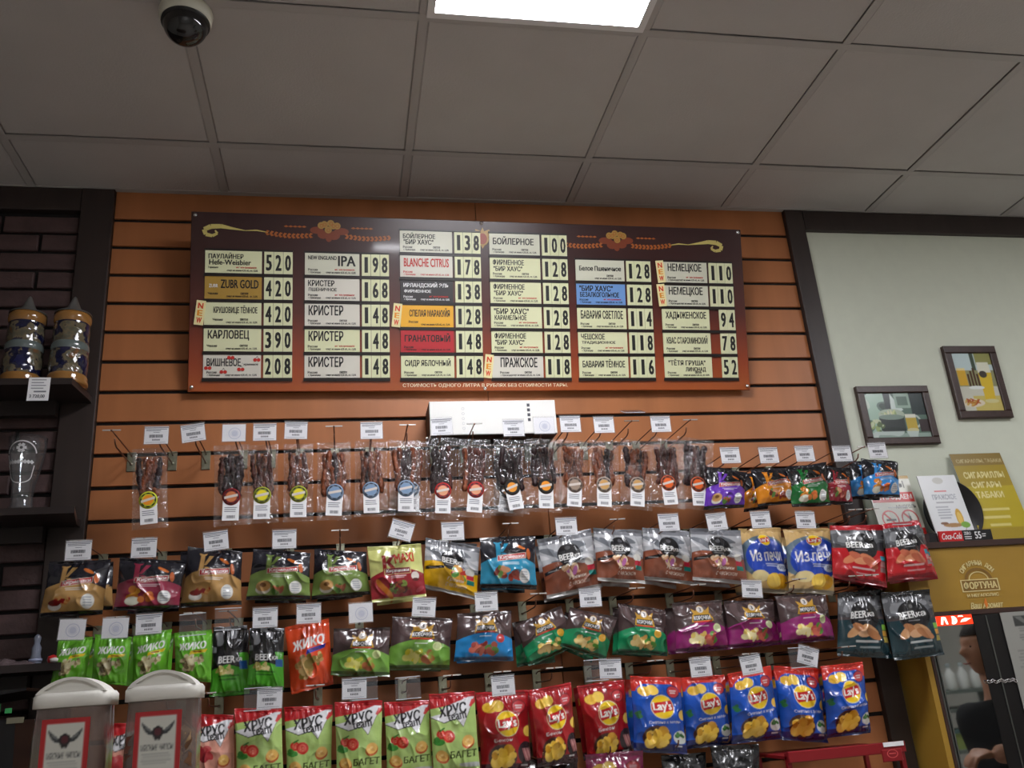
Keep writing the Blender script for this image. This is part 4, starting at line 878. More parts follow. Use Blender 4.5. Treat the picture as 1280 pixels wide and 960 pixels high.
G_E = 'snack bags in the fourth row'
Erow = [(258, 872, 'c', 0, 'pink rusk bag beside the jar', 'hrus_pink', [(240, 892), (292, 894), (292, 985), (240, 985)], None),
 (337, 873, 'p', -1, 'first lime rusk bag', 'hrus_green', [(293, 886), (352, 884), (355, 980), (296, 982)], (322, 874)),
 (394, 860, 'c', 0, 'second lime rusk bag', 'hrus_green', [(355, 884), (416, 881), (414, 976), (359, 978)], None),
 (443, 861, 'p', -1, 'third lime rusk bag', 'hrus_green', [(418, 878), (478, 875), (477, 972), (421, 974)], (456, 861)),
 (510, 860, 't', 1, 'fourth lime rusk bag', 'hrus_green', [(480, 878), (536, 875), (541, 968), (484, 970)], None),
 (565, 847, 'c', 0, 'fifth lime rusk bag', 'hrus_green', [(536, 868), (593, 864), (600, 963), (542, 965)], None),
 (629, 857, 'p', 1, 'first red chip bag', 'chip_red', [(594, 866), (660, 862), (665, 966), (602, 968)], None),
 (693, 836, 'c', 0, 'second red chip bag', 'chip_red', [(661, 863), (714, 853), (723, 953), (672, 960)], None),
 (763, 836, 'p', -2, 'third red chip bag', 'chip_red', [(721, 857), (780, 849), (791, 946), (735, 955)], (745, 838)),
 (819, 827, 'c', 0, 'first blue chip bag', 'chip_blue', [(787, 845), (851, 847), (859, 943), (792, 940)], None),
 (876, 834, 'p', 1, 'second blue chip bag', 'chip_blue', [(851, 847), (906, 843), (915, 930), (858, 937)], None),
 (939, 831, 'p', 5, 'third blue chip bag', 'chip_blue', [(910, 842), (963, 832), (978, 924), (915, 930)], None),
 (1010, 820, 'p', -18, 'fourth blue chip bag', 'chip_blue', [(966, 832), (1022, 836), (1035, 929), (977, 925)], (1000, 822)),
 (1061, 812, 'c', 0, 'fifth blue chip bag', 'chip_blue', [(1026, 833), (1079, 827), (1089, 916), (1034, 923)], None)]
LE = ['pink and red rusk bag beside the right jar', 'lime green rusk bag next to the pink one', 'lime green rusk bag, second of the five lime ones', 'lime green rusk bag, middle of the five lime ones', 'lime green rusk bag, fourth of the five lime ones', 'lime green rusk bag next to the red chip bags',
 'red potato chip bag next to the lime rusk bags', 'red potato chip bag in the middle of three', 'red potato chip bag next to the blue ones', 'blue potato chip bag next to the red ones', 'blue potato chip bag, second of five', 'blue potato chip bag, middle of five', 'blue potato chip bag, fourth, below the slanted ticket', 'blue potato chip bag at the right end of its row']
for i, (px, py, k, rot, what, dk, q, ex) in enumerate(Erow):
    station(15, px, py, k, rot, what, ex)
    add_bag(dk, q, 'ch' if dk.startswith('chip') else 'nu', LE[i], -.150-.030*(i % 2), sd(), 'chip_bag' if dk.startswith('chip') else 'rusk_bag', G_E)
    behind(dk, q, 'nu', what, 'chip_bag' if dk.startswith('chip') else 'rusk_bag', G_E)
station(15, 205, 878, 'c', 0, 'pink rusk bag between the jars')
add_bag('hrus_pink', [(130, 905), (186, 902), (184, 995), (130, 998)], 'nu', 'pink and red rusk bag glimpsed between the two jars', -.16, sd(), 'rusk_bag', G_E, .003)

G_F = 'snack bags in the lowest row'
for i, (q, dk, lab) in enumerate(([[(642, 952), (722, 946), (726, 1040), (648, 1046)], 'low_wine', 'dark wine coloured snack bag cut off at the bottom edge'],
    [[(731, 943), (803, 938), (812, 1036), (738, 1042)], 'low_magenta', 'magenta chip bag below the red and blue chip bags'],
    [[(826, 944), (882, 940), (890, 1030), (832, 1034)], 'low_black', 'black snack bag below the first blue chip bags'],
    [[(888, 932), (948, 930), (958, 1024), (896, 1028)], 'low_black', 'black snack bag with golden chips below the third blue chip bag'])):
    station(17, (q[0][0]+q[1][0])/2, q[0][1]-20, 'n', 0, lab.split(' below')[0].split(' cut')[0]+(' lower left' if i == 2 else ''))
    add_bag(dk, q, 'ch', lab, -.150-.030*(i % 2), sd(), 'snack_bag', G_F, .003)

# ================================================================ white carton lying on the hook arms
zb = Z0-.8+.003; a = at(538, 540, -.13); b = at(697, 540, -.13)
cz1 = at(600, 501, -.13)[2]
t = empty('white_carton', (a[0], -.13, zb), 'long white carton resting on the hooks below the menu board', 'box')
m_carton = mat('white_card', (240, 240, 236), .5)
MB().bevbox((a[0], -.13, zb), (b[0], -.012, cz1), .002).build('carton_body', m_carton, t)
MB().box((a[0]+.001, -.1285, zb-.0006), (b[0]-.001, -.013, zb)).build('base_sheet', mat('carton_dark', (40, 36, 36), .6), t)  # thin dark sheet covering the underside of the white carton
MB().box((a[0]-.0007, -.127, zb+.004), (a[0], -.014, cz1-.004)).build('end_sheet', mat('carton_grey', (60, 58, 58), .6), t)  # thin dark grey sheet over the carton's left end
pmk = MB()
for k, (fx, n) in enumerate(((.26, 5), (.78, 4))):
    for i in range(n):
        x = a[0]+(b[0]-a[0])*fx; z = zb+.02+i*.016+k*.02
        if k == 0: pmk.disc(x, z, .0045, -.1305, 0, n=10, hole=.75)
        else: pmk.box((x-.004, -.1305, z), (x+.005, -.13, z+.010), 1)
pmk.build('printed_marks', [mat('faint_ink', (196, 196, 200), .6), m_tin2], t)

# ================================================================ brick corner: shelves, steins, glass
m_shelf = mat('dark_shelf', (44, 36, 35), .4, var=.15, vscale=(4, 30, 30))
def corner_shelf(pyf, Yf, label, pxc, wallx=-.012, th=.019):
    f = at(pxc, pyf, Yf); z1 = at(60, pyf-3.5, Yf)[2]; z0 = z1-th; xl = X0+.4
    o = MB(); P = [(xl, -.022), (wallx, -.022), (wallx, -.06), (f[0], Yf), (xl, Yf)]; n = len(P)
    t = empty('corner_shelf', (f[0], 0, z0), label, 'shelf', 'dark shelves on the brick wall')
    o.add([(x, y, z0) for x, y in P]+[(x, y, z1) for x, y in P], [tuple(range(n)), tuple(range(2*n-1, n-1, -1))]+[(k, (k+1) % n, n+(k+1) % n, n+k) for k in range(n)]).build('board', m_shelf, t)
    MB().box((xl, -.05, z0-.045), (wallx-.09, -.0215, z0-.0005)).build('batten', m_shelf, t)
    return z1
ZS1 = corner_shelf(476, -.19, 'dark corner shelf carrying the two beer steins', 90)
ZS2 = corner_shelf(637, -.21, 'dark corner shelf carrying the wheat beer glass', 93)
ZS3 = corner_shelf(832, -.20, 'dark low corner shelf carrying glass bits', 76)
def stein_mat():
    m = bpy.data.materials.new('stein_relief'); m.use_nodes = True; N = m.node_tree.nodes; L = m.node_tree.links; b = N['Principled BSDF']
    g = N.new('ShaderNodeNewGeometry'); v = N.new('ShaderNodeTexVoronoi'); v.inputs['Scale'].default_value = 42
    n = N.new('ShaderNodeTexNoise'); n.inputs['Scale'].default_value = 26; n.inputs['Detail'].default_value = 4
    L.new(g.outputs['Position'], v.inputs['Vector']); L.new(g.outputs['Position'], n.inputs['Vector'])
    r = N.new('ShaderNodeValToRGB'); e = r.color_ramp.elements
    e[0].position, e[0].color = .34, (*lin((22, 26, 66)), 1); e[1].position, e[1].color = .78, (*lin((150, 140, 116)), 1)
    for p, c in ((.46, (24, 26, 52)), (.50, (112, 100, 76)), (.60, (84, 84, 72)), (.68, (116, 78, 48))): e.new(p).color = (*lin(c), 1)
    L.new(n.outputs['Fac'], r.inputs['Fac']); L.new(r.outputs[0], b.inputs['Base Color'])
    bp = N.new('ShaderNodeBump'); bp.inputs['Strength'].default_value = .8; bp.inputs['Distance'].default_value = .006
    L.new(v.outputs['Distance'], bp.inputs['Height']); L.new(bp.outputs[0], b.inputs['Normal'])
    b.inputs['Roughness'].default_value = .12; b.inputs['Coat Weight'].default_value = .6; return m
m_st = stein_mat(); m_gold = mat('stein_ochre', (150, 106, 54), .15, coat=.6); m_blue = mat('stein_band', (98, 108, 106), .2, coat=.5); m_cob = mat('stein_cobalt', (20, 24, 58), .12, coat=.6); m_pew = mat('pewter', (150, 152, 150), .35, .8)
for i, px in enumerate((26, 84)):
    Ys = -.115; c = at(px, 472, Ys); R0 = .0515
    t = empty('beer_stein', (c[0], Ys, ZS1), ('left' if i == 0 else 'right')+' one of two blue and gold beer steins with pewter lids', 'stein', 'beer steins')
    B0 = dict(base=(0, 0, 0))
    MB().lathe([(.001, .0), (R0*1.10, 0), (R0*1.12, .008), (R0*1.05, .016), (R0*1.08, .020), (R0*1.0, .028)], n=40).build('foot', m_gold, t, **B0)
    MB().lathe([(R0*1.0, .026), (R0*1.04, .04), (R0*1.04, .07), (R0*.99, .096)], n=40).build('lower_body', m_st, t, **B0)
    MB().lathe([(R0*.99, .094), (R0*1.02, .098), (R0*1.03, .106), (R0*1.0, .113), (R0*.97, .115)], n=40).build('waist_band', m_blue, t, **B0)
    MB().lathe([(R0*.97, .114), (R0*.98, .13), (R0*.97, .158), (R0*.93, .17)], n=40).build('upper_body', m_st, t, **B0)
    MB().lathe([(R0*.93, .165), (R0*.94, .174)], n=40).build('cobalt_ring', m_cob, t, **B0)
    MB().lathe([(R0*.94, .172), (R0*1.0, .178), (R0*1.02, .190), (R0*.97, .198), (R0*.90, .200)], n=40).build('rim', m_gold, t, **B0)
    lid = MB().lathe([(R0*1.0, .199), (R0*.98, .203), (R0*.55, .210), (R0*.36, .222), (R0*.22, .238), (R0*.10, .252), (.0012, .256)], n=32).build('lid', m_pew, t, **B0)
    MB().tube([(.02, .05, .205), (.02, .062, .215), (.02, .066, .232)], [.004, .005, .006]).build('thumb_lever', m_pew, lid, base=(0, 0, 0))
    MB().tube([(.01, R0*.95, .165), (.012, R0*1.35, .160), (.012, R0*1.5, .11), (.01, R0*1.3, .055), (.006, R0*1.0, .045)], .008).build('handle', m_gold, t, **B0)
for o in bpy.data.objects:
    if o.name.startswith('beer_stein'): o.scale = (1, 1, 1.13)
q = [at(x, y, -.192) for x, y in ((36, 472), (63, 472), (60, 501), (33, 501))]
t = empty('shelf_price_label', q[0], 'white price label hanging on the upper corner shelf', 'price tag')
lw_, lh_ = float(np.linalg.norm(q[1]-q[0])), float(np.linalg.norm(q[3]-q[0])); F2 = frame_of(q[3], q[1]-q[0], q[0]-q[3])
b = MB().box((0, -.001, 0), (lw_, 0, lh_))
for k in range(4): b.box((.008, -.0014, lh_*(.88-.12*k)), (lw_-.010-.006*(k % 2), -.001, lh_*(.91-.12*k)), 1)
b.box((.016, -.0014, lh_*.36), (lw_-.008, -.001, lh_*.42), 1); b.text('3 720,00', .006, lh_*.10, lw_-.010, lh_*.26, -.0016, 2, .03)
b.build('card', [m_paper, m_tin, m_tin2], t, F2)
# wheat beer glass
m_glass = film_mat('clear_glass', (.90, .92, .93), .02, .03, 0, rough=.03)
m_gprint = mat('glass_print', (206, 206, 208), .5)
c = at(26, 634, -.11); t = empty('beer_glass', (c[0], -.11, ZS2), 'empty tall wheat beer glass with white printed emblem on the shelf', 'glass')
prof = [(.036, .0), (.038, .004), (.036, .014), (.029, .028), (.0275, .055), (.031, .085), (.040, .13), (.046, .165), (.049, .195), (.0495, .222)]
inner = [(r_-.0028, max(z, .016)) for r_, z in prof[2:]]
MB().lathe([(.0005, .0)]+prof+inner[::-1]+[(.0005, .017)], n=40).build('bowl', m_glass, t, base=(0, 0, 0))
def on_glass(u, z):
    r_ = np.interp(z, [p[1] for p in prof], [p[0] for p in prof])+.0008; a_ = u/r_-math.pi/2+.0; return (r_*math.cos(a_), r_*math.sin(a_), z)
pr = MB()
def ribbon(pts, w):
    for (a_, b_) in zip(pts[:-1], pts[1:]):
        d = np.array(b_)-np.array(a_); d /= np.linalg.norm(d)+1e-9; n_ = np.array([-d[1], d[0]])*w/2
        pr.add([on_glass(*(np.array(a_)-n_)), on_glass(*(np.array(b_)-n_)), on_glass(*(np.array(b_)+n_)), on_glass(*(np.array(a_)+n_))], [(0, 1, 2, 3)])
ribbon([(.040*math.cos(a_), .165+.036*math.sin(a_)) for a_ in np.linspace(.1, math.pi-.1, 22)], .0035)
ribbon([(.030*math.cos(a_), .110-.030*math.sin(a_)*.8) for a_ in np.linspace(0, math.pi, 20)], .0025)
ribbon([(-.040, .165), (-.036, .135), (-.030, .110)], .0025); ribbon([(.036, .135), (.030, .110)], .0025)
for k in range(8): ribbon([(-.034+.0085*k, .140), (-.028+.0085*k, .146)], .009)
for k in range(6): a_ = k*math.pi/3; ribbon([(.004*math.cos(a_), .182+.004*math.sin(a_)), (.013*math.cos(a_), .182+.013*math.sin(a_))], .008)
pr.build('printed_emblem', m_gprint, t, base=(0, 0, 0))
# bits on the low shelf
c = at(44, 828, -.12); t = empty('small_glass', (c[0], -.12, ZS3), 'small clear glass figure bottle standing on the low corner shelf', 'glass')
MB().lathe([(.001, 0), (.014, 0), (.015, .01), (.011, .03), (.012, .045), (.007, .055), (.008, .063), (.0095, .07), (.006, .077), (.0006, .08)], n=20).build('body', mat('cloudy_glass', (118, 124, 140), .08, spec=.8), t, base=(0, 0, 0))
MB().lathe([(.0006, .010), (.0165, .011), (.0165, .017), (.0006, .018)], n=20).build('collar', mat('glass_blue', (150, 160, 190), .1, spec=.8), t, base=(0, 0, 0))
c = at(12, 827, -.13); o = MB()
nu, nv = 22, 8; u, v = np.meshgrid(np.linspace(0, 1, nu), np.linspace(0, 1, nv)); n = vnoise(u*9, v*5, 2)
V = np.stack([(u-.5).ravel()*.14, (v-.5).ravel()*.06, (.016*np.sin(np.pi*u)**.4*np.sin(np.pi*v)**.5*(.4+n)).ravel()], 1)
t = bpy.data.objects.new('wrapped_packet', arrays_mesh('wrapped_packet', V, grid_faces(nu, nv), None, mat('crinkled_foil', (126, 110, 112), .18, .4, bump=.6, bscale=90))); t.location = (c[0], -.13, ZS3+.0006); place(t); tag(t, 'crinkled shiny packet lying at the left end of the low shelf', 'packet')
c = at(66, 826, -.15); t = empty('bottle_cap_toy', (c[0], -.15, ZS3), 'small red and white round trinket on the low shelf', 'trinket')
MB().lathe([(.0005, 0), (.011, .002), (.014, .010), (.012, .019), (.0005, .023)], n=18).build('red_half', mat('toy_red', (190, 40, 40), .3), t, base=(0, 0, 0))
MB().lathe([(.0005, -.001), (.010, .0), (.0122, .008), (.0005, .012)], (.006, -.007, .004), 18).build('white_half', mat('toy_white', (226, 222, 218), .3), t, base=(0, 0, 0))
# black machine in the lower left corner with green labels
c = at(14, 872, -.35); t = empty('card_terminal', (c[0]-.12, -.35, 0), 'black machine with green labels in the lower left corner', 'machine')
zt = at(14, 866, -.35)[2]; m_blk = mat('black_plastic', (20, 20, 22), .3)
xr = at(33, 880, -.35)[0]
MB().prism([(xr-.36, .95), (xr+.005, .95), (xr-.02, zt-.06), (xr-.35, zt-.05)], -.35, -.08).build('cabinet', m_blk, t)
MB().prism([(xr-.36, zt-.035), (xr+.002, zt+.002), (xr+.004, zt+.008), (xr-.36, zt-.010)], -.37, -.08).build('top_lid', m_blk, t)
for (x0, y0, x1, y1, nm) in ((6, 885, 15, 892, 0), (-6, 880, 1, 898, 1)):
    p, q_ = at(x0, y1, -.351), at(x1, y0, -.351); MB().box((p[0], -.353, p[2]), (q_[0], -.3495, q_[2])).build('green_label', mat('label_green', (64, 170, 96), .4), t)
p, q_ = at(8, 905, -.351), at(30, 896, -.351); MB().box((p[0], -.353, p[2]), (q_[0], -.3495, q_[2])).build('beige_slot', mat('slot_beige', (120, 116, 96), .5), t)

# ================================================================ two plastic tubs of meat chips, on the counter in front
YJ = -1.50
def jar(pl, pr_, py_b, py_t, i, label):
    A_, B_ = at(pl, py_b, YJ), at(pr_, py_b-7, YJ); w = B_[0]-A_[0]; zb_ = (A_[2]+B_[2])/2; ztop = at((pl+pr_)/2, py_t, YJ)[2]
    d = w*.78; H_ = .235; z0 = zb_-H_; cx = (A_[0]+B_[0])/2
    t = empty('snack_tub', (cx, YJ+d/2, z0), label, 'tub', 'plastic tubs on the counter')
    def rr(hw, hd, r, n=5):
        P = []
        for sx, sy, a0 in ((1, 1, 0), (-1, 1, 90), (-1, -1, 180), (1, -1, 270)):
            for k in range(n+1): a_ = math.radians(a0+90*k/n); P.append((sx*(hw-r)+r*math.cos(a_), sy*(hd-r)+r*math.sin(a_)))
        return P
    def loft(rings, cap0=True, cap1=True):
        m = MB(); vs = []; n = len(rings[0][0]); fs = []
        for P, z in rings: vs += [(x, y, z) for x, y in P]
        for i_ in range(len(rings)-1):
            for k in range(n): fs.append((i_*n+k, i_*n+(k+1) % n, (i_+1)*n+(k+1) % n, (i_+1)*n+k))
        if cap0: fs.append(tuple(range(n-1, -1, -1)))
        if cap1: fs.append(tuple(range((len(rings)-1)*n, len(rings)*n)))
        return m.add(vs, fs, 0, True)
    hw, hd = w/2*.965, d/2*.965
    loft([(rr(hw*.94, hd*.94, .016), 0), (rr(hw*.98, hd*.98, .018), .012), (rr(hw*.98, hd*.98, .018), H_-.035), (rr(hw*.95, hd*.95, .018), H_-.006), (rr(hw*.95, hd*.95, .018), H_+.004)], True, False).build('clear_body', film_mat('tub_plastic', (0.92, .90, .88), .5, .01, .0, rough=.08, hazecol=(.24, .19, .17)), t, base=(0, 0, 0))
    # the chips inside
    r = random.Random(5+i)
    ch = H_*(.90 if i else .62); nu_ = len(rr(hw, hd, .016)); rings = []
    for k_ in range(14):
        z_ = .006+(ch-.006)*k_/13; f_ = .90 if k_ < 13 else .5
        rings.append(([(x*f_*(1+.05*math.sin(k_*2.3+j_*1.7)), y*f_*(1+.05*math.sin(k_*1.9+j_*2.9))) for j_, (x, y) in enumerate(rr(hw, hd, .016))], z_+(.008*math.sin(k_) if k_ < 13 else 0)))
    loft(rings).build('chip_heap', mat('heap_brown', (112, 74, 48), .6, var=.65, vscale=(70, 70, 110), bump=1., bscale=90, detail=4), t, base=(0, 0, 0))
    for k in range(70 if i else 45):
        z = r.uniform(.012, ch*.95); a_ = r.random()*6.28; x = r.uniform(-.72, .72)*hw; y = -hd*r.uniform(.84, .90)
        L_ = r.uniform(.014, .028); W_ = r.uniform(.010, .020); cs, sn = math.cos(a_), math.sin(a_); n = 6; pts = []
        for e in range(3):
            for g in range(3):
                lx, lz = (e-1)*L_*.6*(1-.3*abs(g-1)), (g-1)*W_*.7; pts.append((np.clip(x+lx*cs-lz*sn, -hw*.9, hw*.9), np.clip(y+.006*math.cos(e*2+g)+.004*(e-1)*(g-1), -hd*.95, hd*.95), np.clip(z+lx*sn+lz*cs, .006, H_*.93)))
        fr_ = [(e*3+g, e*3+g+1, e*3+g+4, e*3+g+3) for e in range(2) for g in range(2)]
        m = MB().add(pts+[(p_[0], p_[1]+.0025, p_[2]) for p_ in pts], fr_+[tuple(9+q_ for q_ in f_[::-1]) for f_ in fr_], 0, True)
        m.build('meat_chip', [mat('chip_brown', (122, 82, 52), .5, var=.4, vscale=(60, 60, 60)), mat('chip_pale', (176, 140, 96), .5, var=.4, vscale=(60, 60, 60)), mat('chip_rust', (96, 52, 36), .5, var=.4, vscale=(60, 60, 60))][(k*7+i) % 3], t, base=(0, 0, 0))
    # lid: skirt and arched grip
    lidm = mat('lid_white', (232, 230, 222), .38)
    sk = (B_[2]-A_[2]); hl = at((pl+pr_)/2, py_b-22, YJ)[2]-zb_
    lid = loft([(rr(w/2, d/2, .018), H_), (rr(w/2, d/2, .018), H_+hl-.004), (rr(w/2-.003, d/2-.003, .016), H_+hl)], True, True).build('lid', lidm, t, base=(0, 0, 0))
    arch = ztop-zb_-hl; n = 18
    prof_ = [(-w/2*.90+w*.90*k/n, arch*math.sin(math.pi*k/n)**.75) for k in range(n+1)]
    m = MB(); ins = .0055
    out = [(x, H_+hl-.001+z) for x, z in prof_]; inn = [(x*.86, H_+hl+.003+max(z-.006, 0)*.90) for x, z in prof_]
    yF, yB, yI = -d/2*.86, d/2*.5, -d/2*.86+ins; nn = n+1
    vs = [(x, yF, z) for x, z in out]+[(x, yF, z) for x, z in inn]+[(x, yI, z) for x, z in inn]+[(x, yB, z) for x, z in out]; fs = []
    for k in range(n):
        fs += [(k, nn+k, nn+k+1, k+1), (nn+k, 2*nn+k, 2*nn+k+1, nn+k+1), (k, k+1, 3*nn+k+1, 3*nn+k)]
    fs += [tuple(range(2*nn, 3*nn)), tuple(range(4*nn-1, 3*nn-1, -1)), (0, nn, 2*nn-1, nn-1), (nn, 2*nn, 3*nn-1, 2*nn-1)]
    m.add(vs, fs, 0, False).build('arched_grip', lidm, lid, base=(0, 0, 0))
    # label on the front
    lw2 = w*.60; lh2 = H_*.80; as_ = lw2/lh2
    cv = Canvas(as_, (176, 34, 36)); cv.rect(.105, -1, .895, 1-.105*as_, (206, 206, 196)); Q = lambda y_: 1-(1-y_)*.52
    for s_ in (-1, 1):
        X_ = lambda x: .5+s_*x
        cv.poly([(X_(.10), Q(.76)), (X_(.36), Q(.88)), (X_(.34), Q(.83)), (X_(.28), Q(.77)), (X_(.20), Q(.73)), (X_(.11), Q(.72))], (52, 56, 58)); cv.poly([(X_(.14), Q(.775)), (X_(.31), Q(.84)), (X_(.26), Q(.80)), (X_(.16), Q(.76))], (120, 124, 122))
    cv.ell(.5, Q(.755), .125, .125*as_, (34, 30, 32)); cv.ell(.5, Q(.755), .08, .08*as_, (84, 30, 38)); cv.poly([(.40, Q(.71)), (.60, Q(.71)), (.55, Q(.65)), (.5, Q(.67)), (.45, Q(.65))], (40, 36, 36))
    cv.text('МЯСНЫЕ ЧИПСЫ', .14, Q(.54), .84, Q(.615), (64, 66, 68), .03, 0, .15); cv.lines(.14, Q(.38), .86, Q(.52), 5, (150, 152, 148), .6)
    cv.ring(.62, Q(.17), .24, .24*as_, (206, 150, 140), .10); cv.lines(.46, Q(.12), .78, Q(.22), 2, (206, 160, 150), .8)
    Fl = np.eye(4); x0 = cx-w*.31; Fl[:3, 3] = (x0, YJ+.0 , z0+.016)
    lb = MB().box((x0, YJ+d/2-hd*.98-.0014, z0+.034), (x0+lw2, YJ+d/2-hd*.98-.0006, z0+.034+lh2)).build('paper_label', mat('label_red', (186, 34, 36), .5), t)
    Fl[:3, 3] = (x0, YJ+d/2-hd*.98-.0018, z0+.034)
    print_panel('label_print', cv, Fl, lw2, lh2, mat('paper_print', rough=.5, attr='print'), lb, cell=.0011)
    return z0
zj1 = jar(35, 135, 887, 845, 0, 'left white lidded tub of meat chips on the counter')
zj2 = jar(152, 248, 878, 836, 1, 'right white lidded tub of meat chips on the counter')
zc_ = min(zj1, zj2)
for o in bpy.data.objects:
    if o.name.startswith('snack_tub'): o.location.z = o.location.z
t = empty('shop_counter', (.2, YJ, 0), 'dark shop counter carrying the two tubs, below the picture edge', 'counter')
MB().bevbox((-1.2, YJ-.18, zc_-.03), (.62, YJ+.35, zc_), .004).build('worktop', mat('counter_top', (70, 52, 44), .35), t)
MB().box((-1.18, YJ-.14, 0), (.60, YJ+.32, zc_-.031)).build('front', m_dark, t)

# ================================================================ cream wall: framed pictures
m_pframe = mat('picture_frame', (58, 38, 32), .4, var=.2, vscale=(60, 60, 60)); m_print = mat('photo_print', rough=.22, attr='print', coat=.4)
def picture(q, cv, fw, label):
    Y = -.02; T = [at(x, y, Y) for x, y in q]; x0 = (T[0][0]+T[3][0])/2; x1 = (T[1][0]+T[2][0])/2; z1 = (T[0][2]+T[1][2])/2; z0 = (T[2][2]+T[3][2])/2
    t = empty('framed_picture', (x0, Y, z0), label, 'picture', 'framed pictures on the cream wall')
    for (ax, az, bx, bz) in ((x0, z0, x1, z0+fw), (x0, z1-fw, x1, z1), (x0, z0+fw+.0002, x0+fw, z1-fw-.0002), (x1-fw, z0+fw+.0002, x1, z1-fw-.0002)):
        MB().bevbox((ax, Y, az), (bx, -.001, bz), .003).build('frame_side', m_pframe, t)
    Fr = np.eye(4); Fr[:3, 3] = (x0+fw, Y+.008, z0+fw)
    print_panel('photo', cv, Fr, x1-x0-2*fw, z1-z0-2*fw, m_print, t, cell=.0018)
def pic_tent():
    c = Canvas(1.25, (92, 116, 104)); X, Y = c.X, c.Y; n = vnoise(X*7, Y*7, 1)
    c.where((X < .34) & (n > .45), (160, 190, 172)); c.where((X < .34) & (n < .3), (50, 70, 60)); c.where(n > .75, (190, 206, 190))
    c.rect(.32, .55, .44, 1, (40, 52, 52)); c.poly([(.44, 1), (.40, .45), (.62, .62), (.52, .80)], (206, 220, 214)); c.rect(.50, .66, .76, 1, (150, 176, 160)); c.rect(.54, .72, .72, .92, (96, 120, 108)); c.rect(.76, .5, 1, 1, (44, 58, 58))
    c.ell(.40, .52, .22, .12, (176, 190, 170)); c.bits(.36, .55, .16, .05, [(196, 206, 150), (150, 170, 120), (214, 214, 180)], 12, .3, 30); c.rect(.18, .16, .60, .46, (54, 62, 60)); c.ell(.39, .17, .21, .06, (46, 54, 52)); c.ell(.39, .46, .21, .06, (130, 150, 138)); c.bits(.12, .25, .12, .16, [(150, 170, 110), (196, 206, 170), (90, 110, 70)], 14, .3, 31)
    c.ring(.78, .36, .10, .15, (190, 200, 190), .3); c.rect(.62, .16, .80, .48, (196, 170, 70)); c.rect(.62, .44, .80, .52, (226, 226, 210)); c.ell(.71, .16, .10, .05, (206, 200, 150)); c.rect(0, 0, 1, .10, (150, 170, 160)); c.where((Y < .14) & (n > .5), (190, 204, 198)); c.rect(.84, .12, 1, .4, (60, 50, 52)); return c
def pic_table():
    c = Canvas(.66, (196, 204, 170)); X, Y = c.X, c.Y; c.rect(0, .68, 1, 1, (196, 214, 214)); c.rect(.46, .60, .56, 1, (70, 84, 70)); c.rect(.58, .80, 1, 1, (150, 150, 90)); c.rect(0, .40, 1, .70, (150, 150, 110)); c.rect(.04, .44, .26, .72, (214, 170, 50)); c.rect(.04, .70, .26, .74, (232, 214, 150))
    for k in range(4): c.rect(.28+.08*k, .42, .335+.08*k, .64+.05*((k*7) % 3), (84, 60, 40))
    c.rect(0, 0, 1, .42, (206, 206, 190)); c.rect(.3, 0, 1, .26, (206, 190, 110)); c.poly([(.60, .20), (.86, .20), (.92, .66), (.58, .66)], (222, 190, 60)); c.poly([(.58, .66), (.92, .66), (.90, .84), (.60, .84)], (226, 226, 206)); c.ell(.70, .63, .10, .06, (70, 66, 60)); c.ell(.76, .17, .18, .035, (214, 206, 150)); c.ell(.26, .14, .30, .07, (226, 214, 190)); c.bits(.26, .16, .22, .05, [(190, 130, 60), (176, 90, 50), (206, 170, 90)], 14, .35, 33); c.ell(.45, .40, .2, .03, (230, 236, 230)); return c
picture([(1070, 484), (1159, 480), (1177, 553), (1087, 557)], pic_tent(), .026, 'lower wide framed photograph with a beer mug and barrel')
picture([(1179, 431), (1244, 433), (1268, 521), (1202, 523)], pic_table(), .028, 'upper tall framed photograph of a set table with beer')

# ================================================================ yellow cabinet with a dark glass door
CYF = -.153; CXL = at(1121, 830, 0)[0]; CXR = CXL+1.15
CZT = at(1210, 676, CYF)[2]; zA = at(1210, 684, CYF)[2]; zB = at(1215, 762, CYF)[2]; zC = at(1210, 769, CYF)[2]
cab = empty('display_cabinet', (CXL, CYF, 0), 'yellow tobacco display cabinet with lettered header and dark glass door', 'cabinet')
m_yel = mat('cabinet_yellow', (164, 128, 48), .4, var=.06, vscale=(3, 3, 12)); m_brn = mat('cabinet_brown', (62, 42, 36), .4)
MB().bevbox((CXL-.006, CYF-.008, CZT-.02), (CXR, -.001, CZT), .002).build('top_board', m_brn, cab)
MB().box((CXL, CYF, 0), (CXL+.018, -.001, CZT-.0205)).build('side_panel', m_yel, cab)
hd_ = MB().box((CXL+.0185, CYF+.001, zB), (CXR, CYF+.02, zA)).build('header', m_yel, cab)
MB().bevbox((CXL+.0185, CYF-.004, zC), (CXR, CYF+.02, zB-.0005), .002).build('header_rail', m_brn, cab)
lc = at(1224, 727, CYF); m_hl = mat('header_lettering', (222, 206, 146), .4); m_hs = mat('header_outline', (132, 98, 42), .4)
L_ = MB(); y = CYF-.0004
ang = np.linspace(152, 28, 12)
for k, ch in enumerate('СИГАРНЫЙ ДОМ'):
    if ch == ' ': continue
    a_ = math.radians(ang[k]); px_, pz_ = lc[0]+.062*math.cos(a_), lc[2]+.014+.046*math.sin(a_)
    L_.text(ch, px_-.0055, pz_-.008, px_+.0055, pz_+.008, y-.0012, 0, .05, (ang[k]-90)*.8)
for r0, mi in ((.050, 1), (.046, 0), (.040, 1)): pass
L_.disc(lc[0], lc[2]+.006, .050, y-.0002, 1, .038, n=24, a0=0, a1=180, hole=.80); L_.disc(lc[0], lc[2]+.006, .036, y-.0003, 0, .026, n=24, a0=0, a1=180, hole=.9)
